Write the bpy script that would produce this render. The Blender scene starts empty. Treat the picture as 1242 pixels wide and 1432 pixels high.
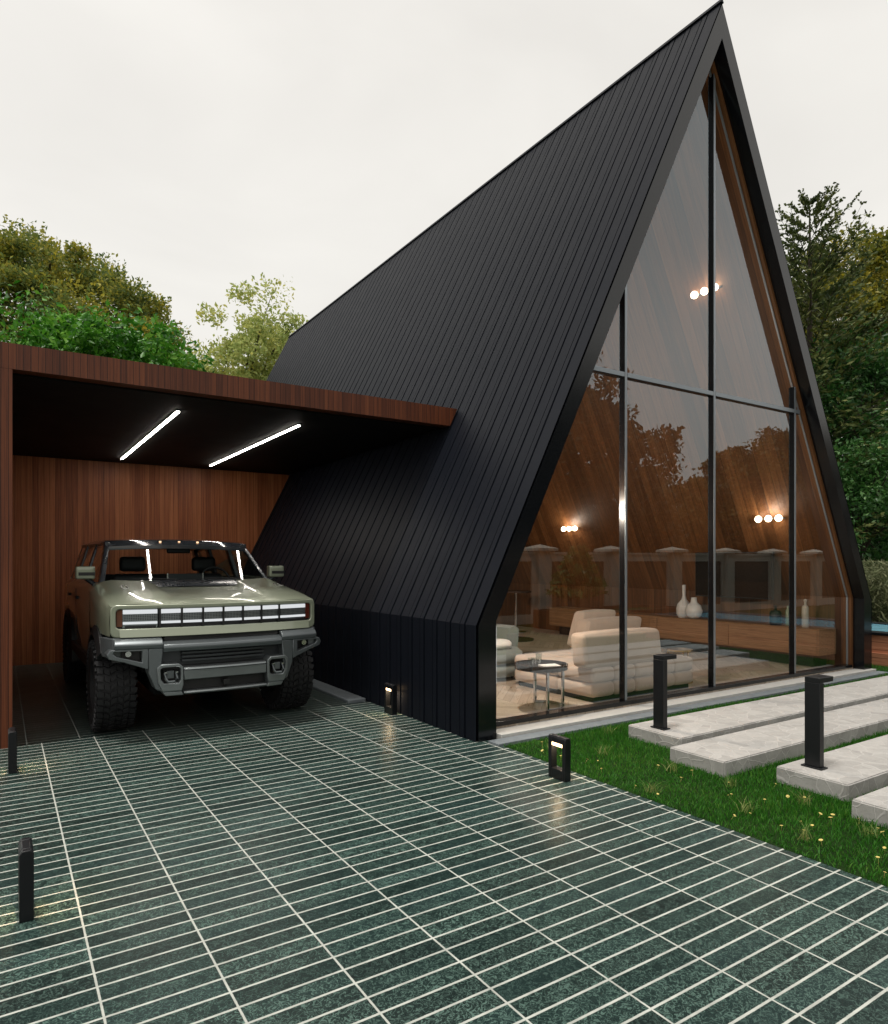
import bpy, math, random
import numpy as np
random.seed(7)
rng = np.random.default_rng(11)
S = bpy.context.scene
COL = S.collection
R = math.radians

# ------------------------------------------------------------------ mesh builder
class MB:
    def __init__(s):
        s.v = []; s.f = []
    def add(s, vs, fs):
        o = len(s.v); s.v += [tuple(p) for p in vs]
        s.f += [tuple(i + o for i in f) for f in fs]
    def box(s, x0, x1, y0, y1, z0, z1):
        s.add([(x0,y0,z0),(x1,y0,z0),(x1,y1,z0),(x0,y1,z0),(x0,y0,z1),(x1,y0,z1),(x1,y1,z1),(x0,y1,z1)],
              [(0,3,2,1),(4,5,6,7),(0,1,5,4),(1,2,6,5),(2,3,7,6),(3,0,4,7)])
    def hexa(s, p):            # 8 corner points: bottom ring then top ring
        s.add(p, [(0,3,2,1),(4,5,6,7),(0,1,5,4),(1,2,6,5),(2,3,7,6),(3,0,4,7)])
    def prism(s, poly, axis, a, b):
        def P(u, v, w):
            return (w,u,v) if axis == 'x' else (u,w,v) if axis == 'y' else (u,v,w)
        n = len(poly)
        s.add([P(u,v,a) for u,v in poly] + [P(u,v,b) for u,v in poly],
              [tuple(range(n))[::-1], tuple(range(n,2*n))] + [(i,(i+1)%n,(i+1)%n+n,i+n) for i in range(n)])
    def loft(s, rings, closed=True, cap=True):
        n = len(rings[0]); o = len(s.v)
        for r in rings: s.v += [tuple(p) for p in r]
        m = n if closed else n-1
        for k in range(len(rings)-1):
            for i in range(m):
                a = o+k*n+i; b = o+k*n+(i+1)%n
                s.f.append((a,b,b+n,a+n))
        if cap and closed:
            s.f.append(tuple(range(o,o+n))[::-1])
            e = o+(len(rings)-1)*n
            s.f.append(tuple(range(e,e+n)))
    def tube(s, pts, r, n=8, closed=False):
        pts = [np.array(p, float) for p in pts]; rings = []
        L = len(pts)
        for i, p in enumerate(pts):
            if closed: t = pts[(i+1)%L]-pts[i-1]
            else: t = pts[min(i+1,L-1)]-pts[max(i-1,0)]
            t = t/(np.linalg.norm(t)+1e-9)
            up = np.array([0,0,1.]) if abs(t[2]) < .9 else np.array([1.,0,0])
            a = np.cross(t,up); a /= np.linalg.norm(a); b = np.cross(a,t)
            rr = r[i] if hasattr(r,'__len__') else r
            rings.append([p+rr*(math.cos(2*math.pi*k/n)*a+math.sin(2*math.pi*k/n)*b) for k in range(n)])
        if closed: rings.append(rings[0])
        s.loft(rings, True, not closed)
    def lathe(s, prof, c, axis='z', n=24):
        rings = []
        for (r,h) in prof:
            ring = []
            for k in range(n):
                a = 2*math.pi*k/n; u, v = r*math.cos(a), r*math.sin(a)
                ring.append((c[0]+u,c[1]+v,c[2]+h) if axis == 'z' else (c[0]+h,c[1]+u,c[2]+v) if axis == 'x' else (c[0]+u,c[1]+h,c[2]+v))
            rings.append(ring)
        s.loft(rings)
    def sphere(s, c, r, n=16):
        s.lathe([(max(r*math.sin(math.pi*i/(n//2)),1e-4), -r*math.cos(math.pi*i/(n//2))) for i in range(n//2+1)], c, 'z', n)
    def rbox(s, x0,x1,y0,y1,z0,z1, r=.06, seg=5, puff=0.0):   # pillow-like rounded box
        nx = ny = nz = seg*2
        c = np.array([(x0+x1)/2,(y0+y1)/2,(z0+z1)/2]); h = np.array([(x1-x0)/2,(y1-y0)/2,(z1-z0)/2])
        def lin(hh): 
            t = np.linspace(0,1,seg+1)
            lo = -hh + r*(1-np.cos(t*math.pi/2)); 
            mid = np.linspace(-hh+r, hh-r, 6)[1:-1]
            return np.concatenate([lo, mid, -lo[::-1]])
        A = [lin(hh) for hh in h]
        def fix(p):
            q = np.clip(p, -h+r, h-r); d = p-q; l = np.linalg.norm(d)
            # project the cube surface onto the rounded box
            out = q + (d/l*r if l > 1e-9 else 0)
            if puff:
                k = p/h
                w = [(1-k[(i+1)%3]**2)*(1-k[(i+2)%3]**2) for i in range(3)]
                out = out + np.array([k[i]*puff*w[i] if abs(k[i]) > .97 else 0 for i in range(3)])
            return tuple(c+out)
        for ax in range(3):
            u, v = (ax+1)%3, (ax+2)%3
            for sg in (-1,1):
                o = len(s.v); nu, nv = len(A[u]), len(A[v])
                for a in A[u]:
                    for b in A[v]:
                        p = np.zeros(3); p[ax] = sg*h[ax]; p[u] = a; p[v] = b
                        s.v.append(fix(p))
                for i in range(nu-1):
                    for j in range(nv-1):
                        q = (o+i*nv+j, o+(i+1)*nv+j, o+(i+1)*nv+j+1, o+i*nv+j+1)
                        s.f.append(q if sg > 0 else q[::-1])
    def build(s, name, mat, parent=None, bevel=0, smooth=0, seg=2, recalc=True, merge=0):
        o0 = root_of(parent)
        me = bpy.data.meshes.new(name)
        me.from_pydata([(p[0]-o0[0],p[1]-o0[1],p[2]-o0[2]) for p in s.v], [], s.f)
        if recalc or merge:
            import bmesh
            bm = bmesh.new(); bm.from_mesh(me)
            if merge: bmesh.ops.remove_doubles(bm, verts=bm.verts, dist=merge)
            bmesh.ops.recalc_face_normals(bm, faces=bm.faces); bm.to_mesh(me); bm.free()
        me.materials.append(mat)
        if smooth:
            me.polygons.foreach_set('use_smooth', [True]*len(me.polygons))
            me.set_sharp_from_angle(angle=R(smooth))
        ob = bpy.data.objects.new(name, me); COL.objects.link(ob)
        if parent is not None: ob.parent = parent
        if bevel:
            b = ob.modifiers.new('bevel','BEVEL'); b.width = bevel; b.segments = seg; b.limit_method = 'ANGLE'; b.angle_limit = R(35)
            b.harden_normals = False
            if not smooth:
                me.polygons.foreach_set('use_smooth', [True]*len(me.polygons)); me.set_sharp_from_angle(angle=R(40))
        return ob

def root_of(p):
    if p is None: return (0,0,0)
    x = y = z = 0
    while p is not None:
        x += p.location[0]; y += p.location[1]; z += p.location[2]; p = p.parent
    return (x,y,z)

def tag(o, label=None, cat=None, group=None, kind=None):
    if label: o['label'] = label
    if cat: o['category'] = cat
    if group: o['group'] = group
    if kind: o['kind'] = kind
    return o
def thing(name, loc, label, cat, group=None):
    o = bpy.data.objects.new(name, None); o.empty_display_size = .2
    COL.objects.link(o); o.location = loc
    return tag(o, label, cat, group)
def copy_tree(o, loc=None, label=None):
    kids = [c for c in bpy.data.objects if c.parent == o]
    c = o.copy(); COL.objects.link(c)
    for k in kids:
        d = copy_tree(k); d.parent = c
    if loc is not None: c.location = loc
    if label: c['label'] = label
    return c
def raw_mesh(name, V, F, mat, parent=None, smooth=False):
    """V (n,3) array, F (m,k) array of equal-sized faces"""
    o0 = np.array(root_of(parent)); V = np.asarray(V, np.float32)-o0.astype(np.float32); F = np.asarray(F, np.int32)
    me = bpy.data.meshes.new(name)
    me.vertices.add(len(V)); me.vertices.foreach_set('co', V.ravel())
    k = F.shape[1]
    me.loops.add(F.size); me.loops.foreach_set('vertex_index', F.ravel())
    me.polygons.add(len(F)); me.polygons.foreach_set('loop_start', np.arange(0,F.size,k,dtype=np.int32))
    me.polygons.foreach_set('loop_total', np.full(len(F),k,dtype=np.int32))
    me.update(calc_edges=True); me.validate()
    if smooth: me.polygons.foreach_set('use_smooth', [True]*len(me.polygons))
    me.materials.append(mat)
    ob = bpy.data.objects.new(name, me); COL.objects.link(ob)
    if parent is not None: ob.parent = parent
    return ob

# ------------------------------------------------------------------ materials
class NT:
    def __init__(s, name):
        s.m = bpy.data.materials.new(name); s.m.use_nodes = True
        s.t = s.m.node_tree; s.t.nodes.clear()
        s.out = s.t.nodes.new('ShaderNodeOutputMaterial')
    def n(s, typ, **kw):
        nd = s.t.nodes.new('ShaderNode'+typ)
        for k, v in kw.items():
            if k.startswith('_'): setattr(nd, k[1:], v)
            else: s.set(nd, k, v)
        return nd
    def set(s, nd, k, v):
        key = k.replace('__',' ')
        sock = nd.inputs[int(key[1:])] if key[0] == 'i' and key[1:].isdigit() else nd.inputs[key]
        if isinstance(v, bpy.types.NodeSocket): s.t.links.new(v, sock)
        elif isinstance(v, bpy.types.Node): s.t.links.new(v.outputs[0], sock)
        else:
            if sock.type == 'RGBA' and len(v) == 3: v = (*v,1)
            sock.default_value = v
    def math(s, op, a, b=0.0, c=None, clamp=False):
        nd = s.n('Math', _operation=op, _use_clamp=clamp, i0=a, i1=b)
        if c is not None: s.set(nd,'i2',c)
        return nd.outputs[0]
    def mix(s, fac, a, b, blend='MIX'):
        nd = s.n('MixRGB', _blend_type=blend, Fac=fac, Color1=a, Color2=b); return nd.outputs[0]
    def ramp(s, fac, stops, interp='LINEAR'):
        nd = s.n('ValToRGB', Fac=fac); e = nd.color_ramp.elements; nd.color_ramp.interpolation = interp
        while len(e) < len(stops): e.new(.5)
        for el,(p,c) in zip(e,stops):
            el.position = p; el.color = (*c,1) if len(c) == 3 else c
        return nd.outputs[0]
    def noise(s, vec, scale, detail=3, rough=.5, dist=0, out=0):
        nd = s.n('TexNoise', Vector=vec, Scale=scale, Detail=detail, Roughness=rough, Distortion=dist); return nd.outputs[out]
    def pos(s): return s.n('NewGeometry').outputs['Position']
    def sep(s, v): 
        q = s.n('SeparateXYZ', Vector=v); return q.outputs
    def comb(s, x,y,z): return s.n('CombineXYZ', X=x, Y=y, Z=z).outputs[0]
    def white(s, x, y=0.0): return s.n('TexWhiteNoise', _noise_dimensions='3D', Vector=s.comb(x,y,0.0)).outputs['Value']
    def bump(s, h, strength=.3, dist=.01, normal=None):
        nd = s.n('Bump', Strength=strength, Distance=dist, Height=h)
        if normal is not None: s.set(nd,'Normal',normal)
        return nd.outputs[0]
    def bsdf(s, color, rough=.5, metal=0.0, normal=None, spec=.5, coat=0, coatr=.05, emis=None, estr=0, **kw):
        b = s.n('BsdfPrincipled'); s.set(b,'Base Color',color); s.set(b,'Roughness',rough); s.set(b,'Metallic',metal)
        s.set(b,'Specular IOR Level',spec)
        if coat: s.set(b,'Coat Weight',coat); s.set(b,'Coat Roughness',coatr)
        if normal is not None: s.set(b,'Normal',normal)
        if emis: s.set(b,'Emission Color',emis); s.set(b,'Emission Strength',estr)
        for k,v in kw.items(): s.set(b,k,v)
        s.t.links.new(b.outputs[0], s.out.inputs[0]); return b
def simple(name, color, rough=.5, metal=0.0, vary=.08, scale=8, bump=0, **kw):
    """plain material with a little procedural wear in colour and gloss"""
    t = NT(name); tc = t.n('TexCoord').outputs['Object']
    n1 = t.noise(tc, scale, 5, .6)
    c = t.mix(n1, [x*(1-vary) for x in color], [min(1,x*(1+vary)) for x in color])
    r = t.math('ADD', rough-.06, t.math('MULTIPLY', n1, .12))
    nm = t.bump(t.noise(tc, scale*12, 3), bump, .004) if bump else None
    t.bsdf(c, r, metal, nm, **kw); return t.m

def mat_tiles(name, x0, y0, dark=1.0, groutc=(.54,.56,.51)):
    t = NT(name); P = t.pos(); q = t.sep(P)
    u = t.math('DIVIDE', t.math('SUBTRACT', q[0], x0), .4368); v = t.math('DIVIDE', t.math('SUBTRACT', q[1], y0), .1080)
    fu = t.math('FRACT', u); fv = t.math('FRACT', v); iu = t.math('FLOOR', u); iv = t.math('FLOOR', v)
    wob = t.math('MULTIPLY', t.math('SUBTRACT', t.noise(P, 60, 2), .5), .012)
    du = t.math('MULTIPLY', t.math('MINIMUM', fu, t.math('SUBTRACT',1.0,fu)), .4368)
    dv = t.math('MULTIPLY', t.math('MINIMUM', fv, t.math('SUBTRACT',1.0,fv)), .1080)
    dv = t.math('ADD', dv, -.0012)
    d = t.math('ADD', t.math('MINIMUM', du, dv), t.math('MULTIPLY', wob, .25))
    tilem = t.n('MapRange', Value=d, **{'From__Min':.0036,'From__Max':.0056}).outputs[0]
    rnd = t.white(iu, iv); rnd2 = t.white(t.math('ADD',iu,31.0), iv)
    off = t.comb(t.math('MULTIPLY',rnd,40.0), t.math('MULTIPLY',rnd2,40.0), 0.0)
    tv = t.n('VectorMath', _operation='ADD', i0=P, i1=off).outputs[0]
    fine = t.noise(tv, 240, 3, .6, .8)
    vein = t.noise(tv, 31, 2, .5, 1.6)
    veinm = t.n('MapRange', Value=t.math('ABSOLUTE', t.math('SUBTRACT', vein, .5)), **{'From__Min':.050,'From__Max':.014}).outputs[0]
    grit = t.n('MapRange', Value=fine, **{'From__Min':.48,'From__Max':.66}).outputs[0]
    veinm = t.math('MAXIMUM', t.math('MULTIPLY', veinm, .85), t.math('MULTIPLY', grit, .35))
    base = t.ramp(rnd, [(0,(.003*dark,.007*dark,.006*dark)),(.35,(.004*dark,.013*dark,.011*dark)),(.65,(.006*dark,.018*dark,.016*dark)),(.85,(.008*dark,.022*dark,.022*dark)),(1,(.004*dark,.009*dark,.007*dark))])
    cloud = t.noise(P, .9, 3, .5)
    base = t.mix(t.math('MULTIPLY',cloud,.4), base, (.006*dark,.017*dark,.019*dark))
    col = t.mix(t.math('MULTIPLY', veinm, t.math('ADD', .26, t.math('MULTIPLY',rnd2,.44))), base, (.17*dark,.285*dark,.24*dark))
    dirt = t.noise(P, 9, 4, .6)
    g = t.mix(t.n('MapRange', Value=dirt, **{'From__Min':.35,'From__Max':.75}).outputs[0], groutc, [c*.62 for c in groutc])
    col = t.mix(tilem, g, col)
    rough = t.math('ADD', .2, t.math('MULTIPLY', t.noise(P, 3, 3), .12))
    rough = t.math('ADD', rough, t.math('MULTIPLY', t.math('SUBTRACT', 1.0, tilem), .45))
    rough = t.math('ADD', rough, t.math('MULTIPLY', fine, .12))
    h = t.math('ADD', t.math('MULTIPLY', tilem, 1.0), t.math('MULTIPLY', t.math('ADD', vein, t.math('MULTIPLY',fine,.5)), .35))
    nm = t.bump(h, .5, .003)
    # every tile is laid a hair out of level
    t.bsdf(col, rough, 0, nm, spec=.20); return t.m

def mat_boards(name, axis, width, cols, rough=.5, grain=(90,2.2), gap=.03, bumpk=.35, brd=.30):
    """vertical boards; axis is the coordinate across the boards"""
    t = NT(name); P = t.pos(); q = t.sep(P)
    a = q[0] if axis == 'x' else q[1] if axis == 'y' else t.math('ADD', q[0], q[1])
    al = q[2] if axis != 'y2' else q[0]
    u = t.math('DIVIDE', a, width); iu = t.math('FLOOR', u); fu = t.math('FRACT', u)
    r1 = t.white(iu, 3.0); r2 = t.white(iu, 9.0)
    gv = t.comb(t.math('MULTIPLY', a, grain[0]), t.math('MULTIPLY', r1, 60.0), t.math('ADD', t.math('MULTIPLY', al, grain[1]), t.math('MULTIPLY', r2, 50.0)))
    n1 = t.noise(gv, 1.0, 6, .62, .25)
    gv2 = t.comb(t.math('MULTIPLY', a, grain[0]*.22), t.math('MULTIPLY', r2, 30.0), t.math('MULTIPLY', al, grain[1]*.5))
    n2 = t.noise(gv2, 1.0, 4, .6, .8)
    k = t.math('ADD', t.math('MULTIPLY', n1, .62), t.math('ADD', t.math('MULTIPLY', n2, .38), t.math('MULTIPLY', t.math('SUBTRACT', r1, .5), brd)))
    col = t.ramp(k, [(.22,cols[0]),(.46,cols[1]),(.62,cols[2]),(.82,cols[3])])
    d = t.math('MINIMUM', fu, t.math('SUBTRACT', 1.0, fu))
    gm = t.n('MapRange', Value=d, **{'From__Min':gap*.4,'From__Max':gap}).outputs[0]
    col = t.mix(gm, [c*.25 for c in cols[0]], col)
    nm = t.bump(t.math('ADD', t.math('MULTIPLY',n1,.35), gm), bumpk, .004)
    t.bsdf(col, t.math('ADD', rough-.1, t.math('MULTIPLY',n1,.2)), 0, nm, spec=.35); return t.m

def mat_emit(name, col, st):
    t = NT(name); e = t.n('Emission', Color=col, Strength=st); t.t.links.new(e.outputs[0], t.out.inputs[0]); return t.m

def mat_glass(name, f0=.04, tint=(.93,.95,.95), rough=0.0, refl=(1,1,1)):
    t = NT(name); g = t.n('NewGeometry')
    c = t.math('ABSOLUTE', t.n('VectorMath', _operation='DOT_PRODUCT', i0=g.outputs['Normal'], i1=g.outputs['Incoming']).outputs['Value'])
    p = t.math('POWER', t.math('SUBTRACT', 1.0, c), 5.0)
    F = t.math('ADD', f0, t.math('MULTIPLY', p, 1-f0))
    F2 = t.math('DIVIDE', t.math('MULTIPLY', F, 2.0), t.math('ADD', 1.0, F))
    tr = t.n('BsdfTransparent', Color=tint); gl = t.n('BsdfGlossy', Color=refl, Roughness=rough)
    mx = t.n('MixShader', Fac=F2); t.t.links.new(tr.outputs[0], mx.inputs[1]); t.t.links.new(gl.outputs[0], mx.inputs[2])
    t.t.links.new(mx.outputs[0], t.out.inputs[0]); return t.m

def mat_leaf(name, cols, hs=.5, trans=.3, rough=.5, spec=.3):
    t = NT(name); g = t.n('NewGeometry'); P = g.outputs['Position']
    n = t.noise(P, hs, 3, .55)
    k = t.math('ADD', t.math('MULTIPLY', t.math('SUBTRACT', n, .5), 1.5), t.math('MULTIPLY', g.outputs['Random Per Island'], .62))
    k = t.math('ADD', k, .19)
    st = [(i/(len(cols)-1), c) for i,c in enumerate(cols)]
    c = t.ramp(k, st)
    b = t.bsdf(c, rough, 0, None, spec=spec)
    tl = t.n('BsdfTranslucent', Color=t.mix(.5, c, (.35,.4,.05), 'MULTIPLY') if False else c)
    mx = t.n('MixShader', Fac=trans); t.t.links.new(b.outputs[0], mx.inputs[1]); t.t.links.new(tl.outputs[0], mx.inputs[2])
    t.t.links.new(mx.outputs[0], t.out.inputs[0]); return t.m

def mat_concrete(name, c0, c1, crack=None, scale=3.2):
    t = NT(name); P = t.pos()
    n1 = t.noise(P, 14, 6, .65); n2 = t.noise(P, 2.2, 4, .6)
    k = t.math('ADD', t.math('MULTIPLY', n1, .6), t.math('MULTIPLY', n2, .4))
    col = t.ramp(k, [(.3,c0),(.7,c1)]); h = t.math('MULTIPLY', n1, .5)
    if crack:
        wv = t.n('VectorMath', _operation='ADD', i0=P, i1=t.n('VectorMath', _operation='SCALE', i0=t.noise(P, 4, 3, .5, 0, 1), Scale=.12).outputs[0]).outputs[0]
        vo = t.n('TexVoronoi', _feature='DISTANCE_TO_EDGE', Vector=wv, Scale=scale).outputs[0]
        vc = t.n('TexVoronoi', _feature='F1', Vector=wv, Scale=scale).outputs['Color']
        m = t.n('MapRange', Value=vo, **{'From__Min':.012,'From__Max':.035}).outputs[0]
        vs = t.sep(vc)
        col = t.mix(.28, col, t.mix(vs[0], [c*.72 for c in c0], [min(1,c*1.15) for c in c1]))
        vt = t.noise(P, 22, 5, .7, 1.4)
        col = t.mix(t.n('MapRange', Value=vt, **{'From__Min':.52,'From__Max':.72,'To__Max':.35}).outputs[0], col, [c*.55 for c in c0])
        col = t.mix(m, crack, col); h = t.math('ADD', h, t.math('MULTIPLY', m, -.25))
        h = t.math('ADD', h, t.math('MULTIPLY', vs[1], .4))
    t.bsdf(col, .85, 0, t.bump(h, .5, .012), spec=.25); return t.m
# ------------------------------------------------------------------ palette
M = {}
M['tile'] = mat_tiles('green_tile', .325, .119)
M['tile_garage'] = mat_tiles('shaded_garage_tile', .21, .05, .7, (.34,.36,.33))  # carport shade put into the tile and grout colour
M['clad'] = simple('black_metal_cladding', (.0076,.0095,.0150), .52, 0, .12, 3, coat=.0, spec=.12)
M['fascia'] = simple('charcoal_fascia', (.006,.007,.009), .16, 0, .1, 2, spec=.5)
M['carwood'] = mat_boards('carport_boards', 'xy', .058, [(.028,.007,.003),(.105,.026,.009),(.165,.044,.015),(.24,.078,.029)], .5, (120,1.6), .05, .35, .2)
M['backwood_lit'] = mat_boards('carport_rear_boards_lit', 'xy', .082, [(.09,.024,.008),(.29,.085,.030),(.43,.145,.053),(.58,.23,.098)], .5, (110,1.5), .035, .35, .2)  # same boards as the fascia, strip-light brightness put into the colour
M['lining'] = mat_boards('lining_boards', 'y', .19, [(.045,.018,.006),(.108,.043,.0145),(.165,.070,.025),(.235,.110,.042)], .5, (34,1.4), .018)
M['liningx'] = mat_boards('gable_boards', 'x', .19, [(.055,.026,.012),(.105,.050,.022),(.145,.072,.033),(.20,.105,.05)], .5, (34,1.4), .018)
M['ceil'] = simple('black_ceiling', (.006,.006,.006), .7, 0, .15, 3, spec=.2)
M['blackmetal'] = simple('black_powder_coat', (.006,.007,.009), .38, 0, .15, 10, spec=.36)
M['mullion'] = simple('gloss_black_profile', (.005,.005,.006), .2, .0, .1, 6, spec=.35)
M['alu'] = simple('grey_profile', (.30,.33,.36), .35, .6, .08, 8)
M['glass'] = mat_glass('facade_glass', .082, (.96,.96,.95), refl=(.80,.93,1.0))
M['plinth'] = mat_concrete('pale_plinth', (.42,.42,.40), (.56,.55,.52))
M['kerb'] = mat_concrete('grey_kerb', (.13,.15,.165), (.20,.225,.24))
M['slab'] = mat_concrete('flagstone', (.33,.32,.305), (.46,.45,.43), (.47,.46,.44), 6.5)
M['led'] = mat_emit('white_led', (1,.93,.84), 30.0)
M['warm'] = mat_emit('warm_led', (1,.66,.34), 5.0)
M['globe'] = mat_emit('warm_globe', (1,.80,.56), 10.0)

# ------------------------------------------------------------------ ground
def sheet(name, x0, x1, y0, y1, z, mat, nx=1, ny=1, kind='structure'):
    b = MB()
    for i in range(nx):
        for j in range(ny):
            xa, xb = x0+(x1-x0)*i/nx, x0+(x1-x0)*(i+1)/nx; ya, yb = y0+(y1-y0)*j/ny, y0+(y1-y0)*(j+1)/ny
            b.add([(xa,ya,z),(xb,ya,z),(xb,yb,z),(xa,yb,z)], [(0,1,2,3)])
    return tag(b.build(name, mat, merge=1e-5), kind=kind)
t = NT('soil_and_turf'); P = t.pos(); n1 = t.noise(P, .6, 6, .6); n2 = t.noise(P, 25, 4, .7)
t.bsdf(t.ramp(t.math('ADD', t.math('MULTIPLY',n1,.5), t.math('MULTIPLY',n2,.5)), [(.3,(.012,.022,.006)),(.5,(.022,.045,.012)),(.7,(.045,.07,.02))]), .95, 0, t.bump(n2,.6,.03), spec=.1)
M['soil'] = t.m
sheet('ground', -400, 400, -400, 400, -.03, M['soil'])
b = MB(); b.box(-9, 3.88, -9, 7.40, -.2, 0.0); tag(b.build('driveway', M['tile']), kind='structure')
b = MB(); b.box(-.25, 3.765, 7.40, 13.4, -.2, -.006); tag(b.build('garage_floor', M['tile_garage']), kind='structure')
t = NT('lawn_base'); P = t.pos(); n1 = t.noise(P, 2.2, 5, .6); n2 = t.noise(P, 60, 4, .7)
t.bsdf(t.ramp(t.math('ADD', t.math('MULTIPLY',n1,.5), t.math('MULTIPLY',n2,.5)), [(.3,(.006,.016,.003)),(.5,(.012,.034,.006)),(.7,(.03,.06,.012))]), .95, 0, t.bump(n2,.8,.02), spec=.1)
M['lawnbase'] = t.m
b = MB(); b.box(3.88, 45, -9, 4.96, -.2, -.004); b.box(11.3, 45, 4.96, 30, -.2, -.0045); tag(b.build('lawn', M['lawnbase']), kind='structure')
b = MB(); b.box(3.50, 3.735, 7.47, 13.15, -.1, .035); tag(b.build('kerb', M['kerb'], bevel=.012), kind='structure')

# ------------------------------------------------------------------ the A-frame house
XL, XR, XA, ZA = 3.77, 11.22, 7.494, 8.605
SL = (XA-XL)/(ZA-1.09)                       # run per rise of the roof
YF, YB, YG = 5.19, 20.3, 5.41
house = thing('a_frame_house', (XA, 12.7, 0), 'black A-frame house with ribbed metal roof down to the ground and a glazed timber-lined gable', 'house')
def outline(o):                              # roof outline moved in by o (measured across)
    return [(XL+o,0.0),(XL+o,1.09+o*.2),(XA,ZA-o/SL),(XR-o,1.09+o*.2),(XR-o,0.0)]
def cladding(sign):
    per = .25; ys = []; n = int((YB-YF-.04)/per)
    for k in range(n+1):
        y = YF+.03+k*per
        ys += [(y,0),(y+.146,0),(y+.149,-.024),(y+.162,-.024),(y+.165,.007),(y+.231,.007),(y+.234,-.024),(y+.247,-.024)]
    ys = [(YF+.004,0)]+[p for p in ys if p[0] < YB]+[(YB,0)]
    sx = (lambda x: x) if sign < 0 else (lambda x: 2*XA-x)
    nl = math.hypot(1, SL); nv = (-1/nl, SL/nl)
    b = MB(); rows = []
    for (y,h) in ys:
        k = h+.026
        rows.append([(XL-k,y,0.0),(XL-k,y,1.09+k*.24),(XA,y,ZA+k*1.02/nl*1.0+h*.2)])
    rows2 = [[(sx(p[0]),p[1],p[2]) for p in r] for r in rows]
    b.loft(rows2, closed=False)
    # lower skin so that the sheet has a back
    b.loft([[(sx(XL+.03),y,0.0),(sx(XL+.03),y,1.09),(XA,y,ZA-.06)] for y in (YF+.015,YB)], closed=False)
    return b
cladding(-1).build('roof_cladding', M['clad'], house)
cladding(1).build('roof_cladding', M['clad'], house)
b = MB(); b.prism([(XA-.03,ZA+.02),(XA,ZA+.075),(XA+.03,ZA+.02),(XA,ZA+.02)], 'y', YF-.004, YB); b.build('ridge_cap', M['clad'], house)
o, i_ = outline(.0), outline(.21); o[2] = (XA, ZA-.004)
def ring_prism(b, o, i_, y0, y1):
    n = len(o)
    for k in range(n-1):
        p = [o[k],o[k+1],i_[k+1],i_[k]]
        b.add([(x,y0,z) for x,z in p]+[(x,y1,z) for x,z in p], [(0,1,2,3),(7,6,5,4),(0,4,5,1),(2,6,7,3)]+([(0,3,7,4)] if k==0 else [])+([(1,5,6,2)] if k==n-2 else []))
b = MB(); ring_prism(b, o, i_, YF, YF+.162); b.build('gable_fascia', M['fascia'], house, merge=1e-4)
b = MB(); ring_prism(b, outline(.212), outline(.265), YF+.164, YB-.15); b.build('timber_lining', M['lining'], house, merge=1e-4)
b = MB(); pg = outline(.27); b.prism(pg, 'y', YB-.16, YB-.06); b.build('rear_wall', M['liningx'], house)
b = MB(); pg = outline(.02); b.prism(pg, 'y', YB-.05, YB-.004); b.build('rear_cladding', M['clad'], house)
t = NT('parquet'); P = t.pos(); q = t.sep(P)
W = .62; cu = t.math('DIVIDE', q[0], W); ci = t.math('FLOOR', cu); cf = t.math('FRACT', cu)
par = t.math('SUBTRACT', t.math('MULTIPLY', t.math('MODULO', ci, 2.0), 2.0), 1.0)
w_ = t.math('ADD', q[1], t.math('MULTIPLY', par, t.math('MULTIPLY', cf, W)))
pu = t.math('DIVIDE', w_, .135); pi = t.math('FLOOR', pu); pf = t.math('FRACT', pu)
r1 = t.white(pi, ci); ln = t.math('SUBTRACT', t.math('MULTIPLY', cf, W), t.math('MULTIPLY', par, q[1]))
gr = t.noise(t.comb(t.math('MULTIPLY', ln, 3.0), t.math('MULTIPLY', pu, 4.0), t.math('MULTIPLY', r1, 40.0)), 1.0, 5, .6, .6)
col = t.ramp(t.math('ADD', t.math('MULTIPLY', gr, .6), t.math('MULTIPLY', r1, .4)), [(.2,(.36,.28,.21)),(.5,(.53,.44,.35)),(.8,(.66,.58,.48))])
e = t.math('MINIMUM', t.math('MINIMUM', pf, t.math('SUBTRACT',1.0,pf)), t.math('MULTIPLY', t.math('MINIMUM', cf, t.math('SUBTRACT',1.0,cf)), 4.6))
col = t.mix(t.n('MapRange', Value=e, **{'From__Min':.008,'From__Max':.03}).outputs[0], (.15,.10,.06), col)
t.bsdf(col, t.math('ADD', .22, t.math('MULTIPLY', gr, .15)), 0, None, spec=.5); M['parquet'] = t.m
b = MB(); b.box(XL+.215, XR-.215, YG-.06, YB-.17, .0, .07); b.build('parquet_floor', M['parquet'], house)
b = MB(); b.box(XL+.22, XR+.02, 5.125, YG-.07, -.05, .052); b.build('plinth', M['plinth'], house, bevel=.004)
b = MB(); b.box(XL+.06, XR+.06, 4.965, 5.12, -.05, .022); b.build('plinth', M['kerb'], house, bevel=.004)
# --- glazing
def clip(poly, a, b_, c):                    # keep a*x+b*z <= c
    out = []
    for k in range(len(poly)):
        p, q_ = poly[k], poly[(k+1)%len(poly)]
        dp, dq = a*p[0]+b_*p[1]-c, a*q_[0]+b_*q_[1]-c
        if dp <= 0: out.append(p)
        if (dp < 0 < dq) or (dq < 0 < dp):
            s = dp/(dp-dq); out.append((p[0]+s*(q_[0]-p[0]), p[1]+s*(q_[1]-p[1])))
    return out
INS = .262
def inside(poly):
    poly = clip(poly, -1, 0, -(XL+INS)); poly = clip(poly, 1, 0, XR-INS)
    poly = clip(poly, -1, SL, -XL-INS+SL*1.09); poly = clip(poly, 1, SL, XR-INS+SL*1.09)
    return poly
mx_ = [5.975, 7.60, 9.44]; ZT = 3.825
b = MB(); b.box(XL+.265, XR-.265, YG-.075, YG+.045, .0705, .115); frame = b.build('window_frame', M['mullion'], house, bevel=.004)
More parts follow.
